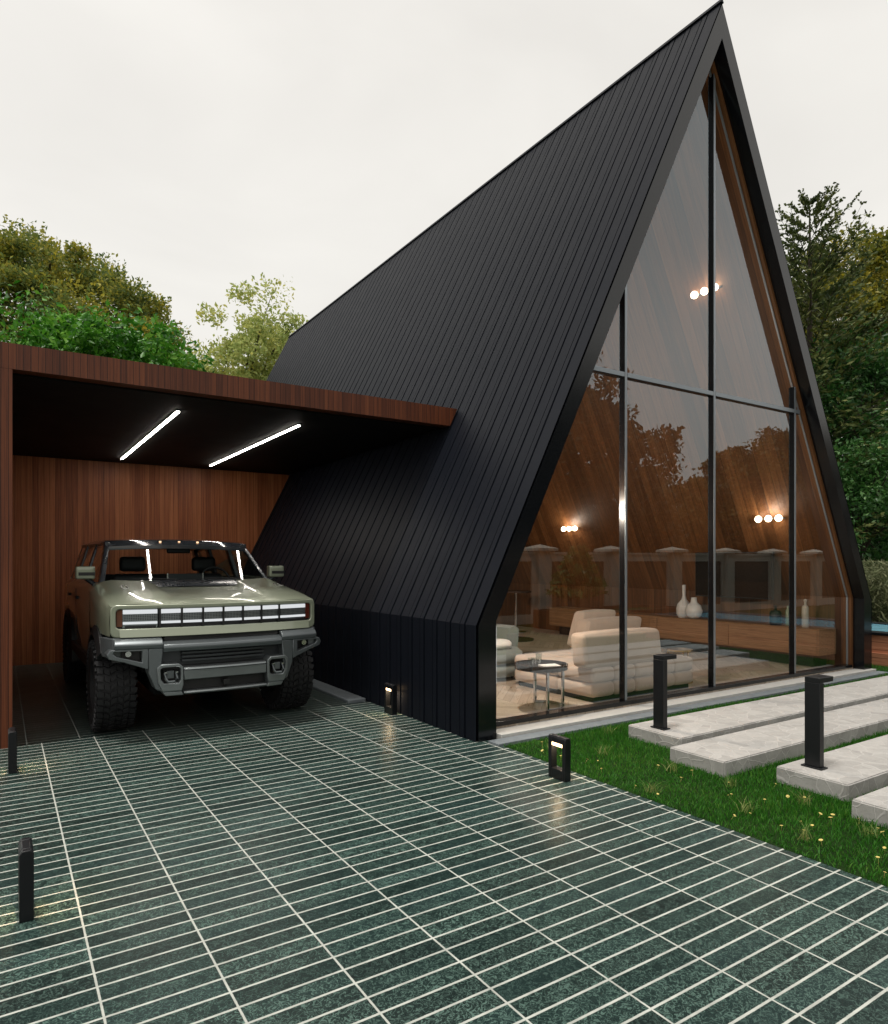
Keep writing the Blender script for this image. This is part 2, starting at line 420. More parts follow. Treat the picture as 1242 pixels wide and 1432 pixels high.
b = MB()
for sgn in (1,-1):
    q_ = lambda x: x if sgn > 0 else 2*XA-x
    z1 = 1.09+.265*.2
    b.prism([(q_(XL+.266),.116),(q_(XL+.280),.116),(q_(XL+.280),z1+.004),(q_(XL+.266),z1)], 'y', YG-.012, YG+.012)
    b.prism([(q_(XL+.266),z1+.002),(q_(XL+.280),z1+.002),(q_(XA-.006),ZA-.277/SL-.03),(q_(XA-.012),ZA-.268/SL-.03)], 'y', YG-.012, YG+.012)
b.build('edge_profile', M['alu'], frame)
for x in mx_:
    top = ZA-(abs(x-XA)+.25)/SL
    b = MB(); b.box(x-.022, x+.022, YG-.035, YG+.045, .116, top); b.build('mullion', M['mullion'], frame, bevel=.003)
    b = MB(); b.box(x-.017, x+.017, YG-.041, YG-.0355, .118, top); b.build('mullion_cap', M['alu'], frame)
xs = [XL+.27]+mx_+[XR-.27]
for k in range(4):
    a, c = xs[k]+.023, xs[k+1]-.023
    xe0 = max(a, XL+.30+(ZT-1.09)*SL); xe1 = min(c, 2*XA-(XL+.30+(ZT-1.09)*SL))
    b = MB(); b.box(xe0, xe1, YG-.035, YG+.045, ZT-.030, ZT+.030); b.build('transom', M['mullion'], frame, bevel=.003)
    b = MB(); b.box(xe0, xe1, YG-.041, YG-.0355, ZT-.022, ZT+.028); b.build('transom_cap', M['alu'], frame)
    for (z0,z1) in ((.117,ZT),(ZT,9.)):
        pg = inside([(xs[k],z0),(xs[k+1],z0),(xs[k+1],z1),(xs[k],z1)])
        if len(pg) > 2:
            b = MB(); b.add([(x,YG,z) for x,z in pg],[tuple(range(len(pg)))]); b.build('glass_pane', M['glass'], frame)

# ------------------------------------------------------------------ carport
cp = thing('carport', (1.9, 10.3, 0), 'flat-roofed carport of reddish vertical boards joined to the left side of the house', 'carport')
def xroof(z): return XL+(z-1.09)*SL-.055
b = MB(); b.box(-.30, .095, 7.36, 13.4, -.05, 3.455); b.build('side_wall', M['carwood'], cp)
b = MB(); b.prism([(-.302,3.456),(xroof(3.456),3.456),(xroof(3.69),3.69),(-.302,3.69)], 'y', 7.358, 7.52); b.build('roof_fascia', M['carwood'], cp)
b = MB(); b.prism([(-.30,3.458),(xroof(3.458),3.458),(xroof(3.66),3.66),(-.30,3.66)], 'y', 7.525, 13.4); b.build('roof', M['ceil'], cp)
b = MB(); b.prism([(.10,3.44),(xroof(3.44)-.03,3.44),(xroof(3.455)-.03,3.455),(.10,3.455)], 'y', 7.53, 13.15); b.build('ceiling', M['ceil'], cp)
b = MB(); b.prism([(.10,-.05),(XL-.06,-.05),(XL-.06,1.09),(xroof(3.435),3.435),(.10,3.435)], 'y', 13.16, 13.38); b.build('back_wall', M['backwood_lit'], cp)
for (x, lab) in ((1.72,'white strip light in the carport ceiling, over the driver-side door nearest the timber wall'),(3.18,'white strip light in the carport ceiling nearest the sloping metal roof')):
    s = thing('strip_light', (x, 10.4, 3.41), lab, 'ceiling light', 'strip lights in the carport ceiling')
    b = MB(); b.box(x-.026, x+.026, 8.22, 12.62, 3.428, 3.4395); b.build('channel', M['blackmetal'], s)
    b = MB(); b.box(x-.017, x+.017, 8.25, 12.59, 3.420, 3.4275); b.build('diffuser', M['led'], s)
bpy.data.objects['strip_light']['label'] = 'white strip light in the carport ceiling nearer the timber side wall'

# ------------------------------------------------------------------ frame bollards
def bollard():
    r = thing('bollard_light', (3.665, 3.97, 0), 'x', 'bollard light', 'low black frame bollard lights beside the tiles')
    y0, y1, x0, x1 = 3.875, 4.068, 3.635, 3.695
    b = MB(); b.box(x0,x1,y0,y0+.035,0,.30); b.box(x0,x1,y1-.035,y1,0,.30)
    b.box(x0,x1,y0+.035,y1-.035,0.0,.075); b.box(x0,x1,y0,y1,.3,.335)
    # top with rounded shoulders
    b2 = MB(); b2.prism([(x0,.0),(x1,.0),(x1,.318),(x1-.012,.334),(x0+.012,.334),(x0,.318)], 'y', y0, y0+.036)
    b2.prism([(x0,.0),(x1,.0),(x1,.318),(x1-.012,.334),(x0+.012,.334),(x0,.318)], 'y', y1-.036, y1)
    b2.prism([(x0,.282),(x1,.282),(x1,.318),(x1-.012,.334),(x0+.012,.334),(x0,.318)], 'y', y0+.0362, y1-.0362)
    b2.box(x0,x1,y0+.0362,y1-.0362,0.0,.08)
    b2.build('frame', M['blackmetal'], r, bevel=.004)
    b = MB(); b.box(x0+.004,x1-.006,y0+.038,y1-.038,.257,.281); b.build('lamp_strip', M['warm'], r)
    return r
proto = bollard()
spots = [(3.665,3.97,'black frame bollard light on the tile edge between driveway and lawn'),
         (3.655,6.70,'black frame bollard light against the ribbed lower wall of the house, near the car'),
         (.105,3.86,'black bollard light standing on the tiles in the left foreground, seen edge-on'),
         (.085,6.55,'black bollard light seen edge-on in front of the carport side wall')]
bl = []
for k,(x,y,lab) in enumerate(spots):
    o_ = proto if k == 0 else copy_tree(proto)
    o_.location = (x,y,0); o_['label'] = lab; bl.append(o_)
    L = bpy.data.lights.new('bollard_lamp','AREA'); L.shape = 'RECTANGLE'; L.size = .05; L.size_y = .11; L.energy = .7; L.color = (1,.70,.40)
    lo = bpy.data.objects.new('bollard_lamp', L); COL.objects.link(lo); lo.parent = o_; lo.location = (0,0,.252)

# ------------------------------------------------------------------ path posts and stepping slabs
slabs = [(5.09,10.28,3.94,4.555,.12,'upper'),(4.775,10.9,3.285,3.815,.12,''),(5.02,11.2,2.475,3.01,.12,''),(4.74,11.3,1.72,2.32,.12,'')]
from mathutils import noise as mn, Vector as Vec
def rough_slab(b,x0,x1,y0,y1,z0,z1):         # hewn slab: arrises wander by a few millimetres
    nx, ny, nz = int((x1-x0)/.035), int((y1-y0)/.035), 5; c = .010
    def axis(a,b_,n): return [a,a+c]+list(np.linspace(a+c,b_-c,n)[1:-1])+[b_-c,b_]
    X, Y, Zs = axis(x0,x1,nx), axis(y0,y1,ny), list(np.linspace(z0,z1-c,nz))+[z1]
    def J(x,y,z):
        x, y, z = float(x), float(y), float(z)
        ex = (x <= x0+1e-6)-(x >= x1-1e-6); ey = (y <= y0+1e-6)-(y >= y1-1e-6); ez = int(z >= z1-1e-6)
        p = Vec((x*9,y*9,z*9)); n1_ = mn.noise(p); n2_ = mn.noise(p*3.1+Vec((7,1,3)))
        d = .0045*n1_+.003*n2_
        k = (abs(ex)+abs(ey)+ez)
        q = (x+ex*(abs(d)+(.007 if k > 1 else 0)), y+ey*(abs(d)+(.007 if k > 1 else 0)), z-(.0012*abs(n2_)+(.006+abs(d) if k > 1 else 0) if ez else 0))
        return q
    def grid(A,B,f):
        o = len(b.v)
        for a in A:
            for bb in B: b.v.append(J(*f(a,bb)))
        for i in range(len(A)-1):
            for j in range(len(B)-1):
                q = o+i*len(B)+j; b.f.append((q,q+len(B),q+len(B)+1,q+1))
    grid(X,Y,lambda a,c_:(a,c_,z1)); grid(X,Zs,lambda a,c_:(a,y0,c_)); grid(X,Zs,lambda a,c_:(a,y1,c_)); grid(Y,Zs,lambda a,c_:(x0,a,c_)); grid(Y,Zs,lambda a,c_:(x1,a,c_))
labs = ['long grey flagstone slab closest to the glazed gable, carrying the farther black post','long grey flagstone slab second from the house, with no post on it','grey flagstone slab third from the house, carrying the nearer black post','grey flagstone slab farthest from the house, cut by the right edge of the photo']
for k,(x0,x1,y0,y1,z,_) in enumerate(slabs):
    b = MB(); rough_slab(b,x0,x1,y0,y1,-.06,z)
    tag(b.build('stepping_slab', M['slab'], smooth=35, merge=1e-4), labs[k], 'stepping stone', 'flagstone slabs laid across the lawn')
def path_post():
    r = thing('path_light', (5.235, 4.285, .1205), 'tall black post light with short arm, on the flagstone slab closest to the gable', 'path light', 'black post lights on the slabs')
    b = MB(); b.box(5.188,5.282,4.205,4.365,.1205,.132); b.build('base_plate', M['blackmetal'], r, bevel=.002)
    b = MB(); b.box(5.205,5.265,4.226,4.344,.1322,.772); b.build('post', M['blackmetal'], r, bevel=.003)
    b = MB(); b.box(5.205,5.40,4.226,4.344,.7724,.812); b.build('arm', M['blackmetal'], r, bevel=.003)
    return r
p1 = path_post()
p2 = copy_tree(p1, (5.235,2.83,.1205), 'tall black post light with a short arm, on the third slab from the house')

# ------------------------------------------------------------------ raised pool at the far right
pool = thing('raised_pool', (13.1, 4.8, 0), 'raised swimming pool clad in reddish timber boards beyond the right corner of the house', 'pool')
M['decking'] = None
t = NT('pool_boards'); P = t.pos(); q = t.sep(P); u = t.math('DIVIDE', q[2], .125); iu = t.math('FLOOR', u); fu = t.math('FRACT', u)
g_ = t.noise(t.comb(t.math('MULTIPLY', t.math('ADD',q[0],q[1]), 2.0), t.math('MULTIPLY', q[2], 60.0), t.white(iu,2.0)), 1.0, 5, .6, .5)
c_ = t.ramp(g_, [(.3,(.30,.11,.055)),(.55,(.46,.20,.11)),(.75,(.56,.28,.17))])
c_ = t.mix(t.n('MapRange', Value=t.math('MINIMUM',fu,t.math('SUBTRACT',1.0,fu)), **{'From__Min':.01,'From__Max':.04}).outputs[0], (.05,.02,.01), c_)
t.bsdf(c_, .5, 0, t.bump(g_, .3, .004)); M['decking'] = t.m
b = MB(); b.box(12.0,14.2,.6,9.0,-.05,.20); b.box(12.06,14.12,.66,8.9,.2,.487); b.build('timber_side', M['decking'], pool)
b = MB()
for (x0,x1,y0,y1) in ((12.04,12.32,.64,8.92),(13.86,14.14,.64,8.92),(12.321,13.859,.64,.92),(12.321,13.859,8.6,8.92)): b.box(x0,x1,y0,y1,.4875,.535)
b.build('rim', M['blackmetal'], pool, bevel=.006)
t = NT('pool_water'); P = t.pos()
t.bsdf((.22,.52,.66), .06, 0, t.bump(t.noise(P, 3.5, 3, .5, .4), .25, .05), spec=.5); M['water'] = t.m
b = MB(); b.box(12.321,13.859,.921,8.599,.488,.515); b.build('water', M['water'], pool)

# ------------------------------------------------------------------ boundary wall, planter (the gable glass mirrors them)
M['wallstone'] = mat_concrete('pale_wall_render', (.48,.405,.33), (.60,.515,.43))
t = NT('rough_panel'); P = t.pos(); n1 = t.noise(P, 26, 5, .7, 1.2)
t.bsdf(t.ramp(n1, [(.3,(.05,.035,.025)),(.6,(.17,.125,.09)),(.8,(.26,.2,.15))]), .9, 0, t.bump(n1, .8, .03), spec=.1); M['panel'] = t.m
bw = thing('boundary_wall', (18, -3.5, 0), 'pale garden wall with capped piers and rough brown panels, mirrored in the gable glass', 'wall')
X0 = 4.1; pitch = 2.80
for k in range(10):
    x = X0+k*pitch
    b = MB(); b.box(x-.2,x+.2,-3.74,-3.30,-.05,1.985); pr_ = b.build('pier', M['wallstone'], bw, bevel=.012)
    b = MB(); c = (x,-3.52); 
    b.hexa([(x-.36,-3.88,1.986),(x+.36,-3.88,1.986),(x+.36,-3.16,1.986),(x-.36,-3.16,1.986),(x-.36,-3.88,2.06),(x+.36,-3.88,2.06),(x+.36,-3.16,2.06),(x-.36,-3.16,2.06)])
    b.add([(x-.36,-3.88,2.061),(x+.36,-3.88,2.061),(x+.36,-3.16,2.061),(x-.36,-3.16,2.061),(x,-3.52,2.17)],[(0,1,4),(1,2,4),(2,3,4),(3,0,4),(3,2,1,0)])
    b.build('pier_cap', M['wallstone'], pr_)
    if k < 9:
        a, c = x+.2005, x+pitch-.2005
        b = MB(); b.box(a,c,-3.64,-3.42,-.05,.25); b.box(a,c,-3.64,-3.42,1.70,1.90); b.box(a,c,-3.68,-3.38,1.9005,1.96)
        b.box(a,a+.16,-3.64,-3.42,.2505,1.6995); b.box(c-.16,c,-3.64,-3.42,.2505,1.6995); b.build('wall_frame', M['wallstone'], bw)
        b = MB(); b.box(a+.161,c-.161,-3.60,-3.47,.251,1.699); b.build('rough_panel', M['panel'], bw)
M['planterwood'] = mat_boards('planter_boards', 'xy', .11, [(.05,.02,.01),(.12,.045,.02),(.19,.075,.035),(.26,.11,.055)], .5)
pl = thing('planter', (12.6,-1.05,0), 'long reddish timber planter box beside the boundary wall, mirrored in the gable glass', 'planter')
b = MB(); x0,x1,y0,y1 = 10.75,14.6,-1.75,-.32
b.box(x0,x1,y0,y0+.05,-.03,.54); b.box(x0,x1,y1-.05,y1,-.03,.54); b.box(x0,x0+.05,y0+.0505,y1-.0505,-.03,.54); b.box(x1-.05,x1,y0+.0505,y1-.0505,-.03,.54); b.build('box', M['planterwood'], pl, bevel=.004)
b = MB(); b.box(x0+.051,x1-.051,y0+.051,y1-.051,-.02,.46); b.build('earth', M['soil'], pl)
# ------------------------------------------------------------------ vegetation
def unit(v): return v/(np.linalg.norm(v,axis=-1,keepdims=True)+1e-9)
def leaves(C, size, out=None, up=.35, aspect=.5, droop=0.0, jit=.25):
    """one folded diamond per centre; returns V,F (triangles)"""
    n = len(C); d = unit(rng.normal(size=(n,3)))
    if out is not None: d = unit(d+out*.9)
    d[:,2] -= droop; d = unit(d)
    nrm = unit(rng.normal(size=(n,3))+np.array([0,0,up*3])); side = unit(np.cross(d,nrm)); nrm = np.cross(side,d)
    s = size*(1+jit*rng.normal(size=(n,1))).clip(.4,1.8)
    b = C-d*s*.5; tip = C+d*s*.5; l = C-side*s*aspect*.5+nrm*s*.10; r = C+side*s*aspect*.5+nrm*s*.10
    V = np.stack([b,l,tip,r],1).reshape(-1,3); i = np.arange(n)*4
    F = np.concatenate([np.stack([i,i+2,i+1],1), np.stack([i,i+3,i+2],1)],0)
    return V,F
def crown_points(c, rad, nb, nper, spread, shell=.55, flat=1.0, lump=.25):
    """leaf centres gathered in clumps through an uneven ellipsoid"""
    u = unit(rng.normal(size=(nb,3))); u[:,2] *= flat; rr = shell+(1-shell)*rng.random((nb,1))**.6
    rr *= 1+lump*(rng.random((nb,1))-.5)*2
    bc = np.array(c)+u*rr*np.array(rad)
    sp = spread*(.6+.8*rng.random((nb,1,1)))
    off = (rng.normal(size=(nb,nper,3)).clip(-1.5,1.5))*sp*np.array([1,1,.72])
    P = (bc[:,None,:]+off).reshape(-1,3)
    out = unit(off+np.array([0,0,.25])*spread).reshape(-1,3)
    return P, out, bc
def limb_tree(name, loc, h_trunk, r0, bc, mat_bark, label, cat, group, leafmat, P, out, size, **kw):
    r = thing(name, loc, label, cat, group)
    b = MB(); x,y,z = loc; top = np.array([x+rng.normal()*.15, y+rng.normal()*.15, h_trunk])
    b.tube([(x,y,-.1),(x+.02*h_trunk*rng.normal(),y,h_trunk*.5),tuple(top)], [r0,r0*.8,r0*.6], 9)
    idx = rng.choice(len(bc), min(len(bc),26), replace=False)
    for k in idx:
        e = bc[k]; s0 = top-np.array([0,0,h_trunk*.35*rng.random()]); m = s0*.5+e*.5+np.array([0,0,.12*np.linalg.norm(e-s0)])
        b.tube([tuple(s0),tuple(m),tuple(e)], [r0*.38,r0*.22,r0*.07], 6)
    b.build('trunk', mat_bark, r, smooth=60)
    V,F = leaves(P, size, out, **kw); raw_mesh('crown', V, F, leafmat, r)
    return r
M['bark'] = simple('bark', (.055,.042,.030), .9, 0, .4, 6, bump=.5)
M['leaf_olive'] = mat_leaf('olive_leaves', [(.07,.125,.05),(.14,.20,.06),(.23,.27,.06),(.42,.38,.055),(.60,.50,.06)], .42, .42)
M['leaf_thin'] = mat_leaf('pale_autumn_leaves', [(.30,.38,.11),(.40,.47,.16),(.54,.56,.19),(.70,.62,.15)], .5, .5)
M['leaf_bright'] = mat_leaf('glossy_green_leaves', [(.016,.08,.008),(.045,.19,.014),(.11,.34,.03),(.24,.48,.06)], 1.6, .3, .38, .45)
M['leaf_hedge'] = mat_leaf('dark_shrub_leaves', [(.011,.045,.011),(.034,.115,.024),(.07,.195,.04),(.15,.27,.08)], .9, .3, .42, .4)
M['leaf_yellow'] = mat_leaf('yellow_green_leaves', [(.05,.085,.03),(.14,.17,.03),(.30,.27,.03),(.46,.38,.04)], .35, .35)
M['needles'] = mat_leaf('spruce_needles', [(.028,.048,.02),(.07,.10,.032),(.13,.16,.045),(.22,.22,.07)], 1.0, .1, .6, .2)
M['fern'] = mat_leaf('pale_fern', [(.09,.115,.05),(.20,.225,.11),(.34,.34,.19)], 1.2, .3)
M['leaf_russet'] = mat_leaf('dark_olive_leaves', [(.012,.022,.008),(.025,.036,.010),(.05,.05,.012),(.09,.07,.014)], .4, .15)
M['leaf_orange'] = mat_leaf('russet_leaves', [(.03,.03,.012),(.08,.06,.012),(.16,.10,.012),(.2,.13,.02)], .4, .2)

# far trees seen over the carport
c = (1.7,35,10.6); P,o_,bc = crown_points(c, (5.8,5.2,4.7), 260, 430, .46, .70, 1.0, .13)
limb_tree('broadleaf_tree', (1.6,35,0), 8.5, .5, bc, M['bark'], 'large rounded dark olive tree with yellow patches behind the carport at the left edge', 'tree', 'trees behind the carport', M['leaf_olive'], P, o_, .18)
c = (12.7,40,13.2); P,o_,bc = crown_points(c, (2.9,3.2,3.7), 85, 230, .52, .35, 1.0, .35)
P2,o2,bc2 = crown_points((9.4,40,11.0), (2.6,3.2,1.9), 50, 210, .5, .4)
limb_tree('birch_tree', (12.2,40,0), 11.5, .3, np.concatenate([bc,bc2]), M['bark'], 'airy pale yellow-green tree with sky showing through, beside the far end of the roof', 'tree', 'trees behind the carport', M['leaf_thin'], np.concatenate([P,P2]), np.concatenate([o_,o2]), .24)
P,o_,bc = crown_points((1.8,15.9,5.6), (1.75,1.2,1.45), 90, 150, .24, .5)
P2,o2,bc2 = crown_points((3.15,15.9,5.2), (1.15,.9,.85), 40, 130, .22, .5); P3,o3,_ = crown_points((.25,15.9,5.15), (1.3,.9,.8), 36, 130, .24, .5)
limb_tree('leafy_shrub_tree', (1.9,15.9,0), 3.6, .12, bc, M['bark'], 'bright green glossy-leaved small tree rising just above the carport roof', 'tree', None, M['leaf_bright'], np.concatenate([P,P2,P3]), np.concatenate([o_,o2,o3]), .135, aspect=.48, droop=.35)

# spruce right of the gable
def spruce(loc, H, rad, z0, label, group):
    r = thing('spruce_tree', loc, label, 'tree', group); x,y,_ = loc
    b = MB(); b.tube([(x,y,-.1),(x,y,H*.5),(x,y,H-.2)],[.2,.12,.02],8); tri = []; Cs=[]; Ds=[]
    nW = 30
    for w in range(nW):
        f = (w/(nW-1))**1.0; z = z0+(H-.15-z0)*f; L0 = rad*(1-f)**.7+.26
        for k in range(7 if f < .8 else 5):
            a = rng.random()*2*math.pi; L = L0*(.65+.5*rng.random()); t_ = np.linspace(.06,1,9)
            rise = (.12+.75*f)*L
            pts = np.stack([x+np.cos(a)*L*t_, y+np.sin(a)*L*t_, z+rise*t_-.28*L*(t_**2)*(1-f)+.20*L*t_**4*(1-.3*f)],1)
            b.tube([tuple(p) for p in pts[::2]], [.022*(1-f)+.008,.016,.012,.008,.004], 4)
            for j in range(1,len(pts)):
                p = pts[j]; fw = unit(pts[j]-pts[j-1]); m = 4
                for q_ in range(m):
                    sd = unit(np.cross(fw,[0,0,1]))*(1 if q_%2 else -1)
                    dr = unit(fw*(.7+.5*rng.random())+sd*(.5+.7*rng.random())+np.array([0,0,.25*rng.normal()-.12*(1-f)]))
                    ln = (.16+.26*L*(1.05-t_[j]))*(.7+.6*rng.random())*(.75 if f>.85 else 1)
                    ln = min(ln,.5)
                    for e in range(3):
                        Cs.append(p+dr*ln*(e+.5)/3+rng.normal(size=3)*.02); Ds.append((dr,ln/2.2))
    b.build('trunk', M['bark'], r, smooth=60)
    C_ = np.array(Cs); D = np.array([d for d,_ in Ds]); Ln = np.array([l for _,l in Ds])[:,None]
    V=[];F=[]
    for rep in range(1):
        d = unit(D+rng.normal(size=D.shape)*.28); nr = unit(rng.normal(size=D.shape)); s = unit(np.cross(d,nr))
        wv = .030+.016*rng.random((len(C_),1))
        q_ = np.stack([C_-d*Ln*.5, C_-s*wv, C_+d*Ln*.6, C_+s*wv],1).reshape(-1,3)
        i = np.arange(len(C_))*4+rep*len(C_)*4; V.append(q_); F += [np.stack([i,i+2,i+1],1),np.stack([i,i+3,i+2],1)]
    raw_mesh('crown', np.concatenate(V), np.concatenate(F), M['needles'], r)
spruce((21.2,11.6,0), 13.0, 4.3, 1.5, 'tall dark spruce with a ragged tip standing right of the glazed gable', None)
P,o_,bc = crown_points((39.5,19.5,15.5), (4.6,4.6,3.7), 150, 240, .6, .45); P2,o2,bc2 = crown_points((45,19,15),(5,5,5),110,220,.7,.5)
limb_tree('broadleaf_tree', (41.5,19.3,0), 11, .45, np.concatenate([bc,bc2]), M['bark'], 'yellowing round tree far behind the spruce at the right edge', 'tree', None, M['leaf_yellow'], np.concatenate([P,P2]), np.concatenate([o_,o2]), .25)
shr = [((22.5,10.2,0),(22.6,10.3,5.8),(2.2,2.2,3.0),110,120,.34,.17,'tall dark leafy tree with glossy leaves at the right edge, below the spruce tip'),
       ((20.2,9.6,0),(20.2,9.7,2.9),(2.0,1.8,2.2),100,120,.30,.13,'dense dark green shrub right of the gable fascia, below the leafy tree'),
       ((24.5,11.8,0),(24.5,11.8,4.2),(3.2,2.4,3.6),130,110,.4,.19,'broad dark shrub filling the gap behind the pool at the right edge'),
       ((19.0,11.4,0),(19.0,11.6,2.0),(2.4,2.0,2.2),90,110,.32,.14,'low dark shrub half hidden by the right corner of the house')]
for (loc,c,rad,nb,npr,sp,sz,lab) in shr:
    P,o_,bc = crown_points(c, rad, nb, npr, sp, .45, 1, .35)
    limb_tree('garden_shrub', loc, c[2]*.8, .12, bc, M['bark'], lab, 'shrub', 'dark shrubs right of the house', M['leaf_hedge'], P, o_, sz, droop=.15)
# pale feathery plant by the pool
r = thing('feathery_shrub', (18.2,7.6,0), 'pale feathery grey-green plant low behind the raised pool', 'plant')
P,o_,bc = crown_points((18.2,7.7,.95), (1.5,1.2,.9), 60, 120, .22, .3); V,F = leaves(P,.22,None,up=.1,aspect=.12); raw_mesh('foliage',V,F,M['fern'],r)
b = MB()
for k in range(14): 
    e = bc[k]; b.tube([(18.2+.2*rng.normal(),7.6+.2*rng.normal(),-.05),tuple(e)],[.02,.008],5)
b.build('stem', M['bark'], r)
# trees across the garden, seen mirrored in the gable glass
mir = [((28.2,-20,0),(28.2,-20,7.2),(8.2,5,5.9),260,150,.55,.42,'leaf_russet','dark loose-leaved tree beyond the boundary wall, mirrored in the left of the gable glass'),
       ((45,-24,0),(45,-24,5.0),(5.5,4,3.2),150,130,.5,.42,'leaf_orange','low russet tree beyond the boundary wall, mirrored between the two left mullions'),
       ((54.5,-25,0),(54.5,-25,7.2),(3.8,3.6,4.2),150,140,.5,.42,'leaf_orange','rounded russet tree beyond the boundary wall, mirrored right of the middle mullion'),
       ((64.5,-26,0),(64.5,-26,9.0),(5.6,5,5.6),170,150,.6,.45,'leaf_orange','tall russet tree beyond the boundary wall, mirrored towards the right of the gable glass'),
       ((77,-27,0),(77,-27,8.6),(7,5,6.4),170,140,.7,.5,'leaf_russet','dark rounded tree beyond the boundary wall, mirrored at the right end of the gable glass'),
       ((17.5,-19,0),(17.5,-19,6.5),(5.2,4,5),100,110,.6,.34,'leaf_russet','dark olive tree beyond the boundary wall, behind the nearest piers')]
for (loc,c,rad,nb,npr,sp,sz,mt,lab) in mir:
    P,o_,bc = crown_points(c, rad, nb, npr, sp, .5, 1, .3)
    limb_tree('broadleaf_tree', loc, c[2]*.7, .35, bc, M['bark'], lab, 'tree', 'trees beyond the boundary wall', M[mt], P, o_, sz)
P = np.stack([rng.uniform(8,120,42000), rng.uniform(-34,-31,42000), rng.uniform(0,8.4,42000)],1); P[:,2] *= (.75+.25*np.sin(P[:,0]*.55)*np.cos(P[:,0]*.21))
V,F = leaves(P,.75); tag(raw_mesh('hedgerow_foliage',V,F,M['leaf_orange']), kind='stuff')
P = np.stack([rng.uniform(24,70,26000), rng.uniform(14,40,26000), rng.uniform(0,6.5,26000)],1); P[:,2] *= (.7+.3*np.sin(P[:,0]*.5))
V,F = leaves(P,.45); tag(raw_mesh('undergrowth',V,F,M['leaf_hedge']), kind='stuff')
# small fir in the planter
r = thing('small_fir', (11.5,-1.0,.46), 'small dark fir growing in the timber planter, mirrored in the gable glass', 'plant')
b = MB(); b.tube([(11.5,-1.0,.44),(11.5,-1.0,1.0),(11.5,-1.0,1.95)],[.05,.04,.01],7); b.build('trunk', M['bark'], r)
P = []
for k in range(11):
    z = .85+k*.105; L = .62*(1-k/11)**.8+.06
    for j in range(9):
        a = rng.random()*6.283
        for s_ in np.linspace(.15,1,7): P += [(11.5+math.cos(a)*L*s_+rng.normal()*.035,-1+math.sin(a)*L*s_+rng.normal()*.035,z+.10*s_+rng.normal()*.02) for _ in range(4)]
V,F = leaves(np.array(P),.2,None,aspect=.35); raw_mesh('crown',V,F,M['leaf_hedge'],r)

# ------------------------------------------------------------------ lawn blades, tufts and flowers
t = NT('grass_blades'); g = t.n('NewGeometry'); n1 = t.noise(g.outputs['Position'], 1.6, 4, .6)
k = t.math('ADD', t.math('MULTIPLY', g.outputs['Random Per Island'], .5), t.math('MULTIPLY', n1, .5))
cc = t.ramp(k, [(.15,(.014,.09,.006)),(.45,(.034,.175,.013)),(.68,(.07,.23,.024)),(.9,(.18,.26,.04))])
bb = t.bsdf(cc, .5, 0, None, spec=.25); tl = t.n('BsdfTranslucent', Color=cc); mx = t.n('MixShader', Fac=.3)
t.t.links.new(bb.outputs[0], mx.inputs[1]); t.t.links.new(tl.outputs[0], mx.inputs[2]); t.t.links.new(mx.outputs[0], t.out.inputs[0]); M['grass'] = t.m
def blades(X, Y, h, w, lean):
    n = len(X); a = rng.random(n)*6.283; hh = h*(.55+.7*rng.random(n)); ww = w*(.7+.6*rng.random(n)); ln = lean*(rng.random(n)**.7)*hh
    b2 = rng.random(n)*6.283; dx, dy = np.cos(a)*ww, np.sin(a)*ww; lx, ly = np.cos(b2)*ln, np.sin(b2)*ln
    z0 = np.full(n,-.01)
    V = np.stack([np.stack([X-dx,Y-dy,z0],1), np.stack([X+dx,Y+dy,z0],1), np.stack([X+dx*.7+lx*.4,Y+dy*.7+ly*.4,hh*.6],1), np.stack([X-dx*.7+lx*.4,Y-dy*.7+ly*.4,hh*.6],1), np.stack([X+lx,Y+ly,hh],1)],1).reshape(-1,3)
    i = np.arange(n)*5
    return V, np.concatenate([np.stack([i,i+1,i+2],1),np.stack([i,i+2,i+3],1),np.stack([i+3,i+2,i+4],1)],0)
def free(X,Y):
    ok = np.ones(len(X),bool)
    for (x0,x1,y0,y1,_,_) in slabs: ok &= ~((X>x0-.004)&(X<x1)&(Y>y0-.004)&(Y<y1+.004))
    ok &= ~((X>12)&(X<14.2)&(Y>.6)&(Y<9)); ok &= ~((X>10.7)&(X<14.7)&(Y<-.25)&(Y>-1.8))
    return ok
XX = []; 
for (x0,x1,y0,y1,den) in ((3.885,8.0,1.2,4.955,5200),(8.0,12.6,1.2,4.955,2200),(3.885,12.6,-2.6,1.2,1300),(11.35,12.0,4.955,8,1600)):
    n = int((x1-x0)*(y1-y0)*den); XX.append(np.stack([rng.uniform(x0,x1,n),rng.uniform(y0,y1,n)],1))
XY = np.concatenate(XX); XY = XY[free(XY[:,0],XY[:,1])]
patch = .8+.35*np.sin(XY[:,0]*3.1+1.3*np.sin(XY[:,1]*2.3))*np.cos(XY[:,1]*2.7)
V,F = blades(XY[:,0],XY[:,1],.036,.0026,.9); V = V.reshape(-1,5,3); V[:,2:,2] *= patch[:,None]; V = V.reshape(-1,3)
tag(raw_mesh('grass', V, F, M['grass']), kind='stuff')
M['tuft'] = mat_leaf('straw_tuft', [(.05,.14,.02),(.12,.22,.04),(.27,.32,.10),(.48,.46,.20)], 2.0, .3, .5)
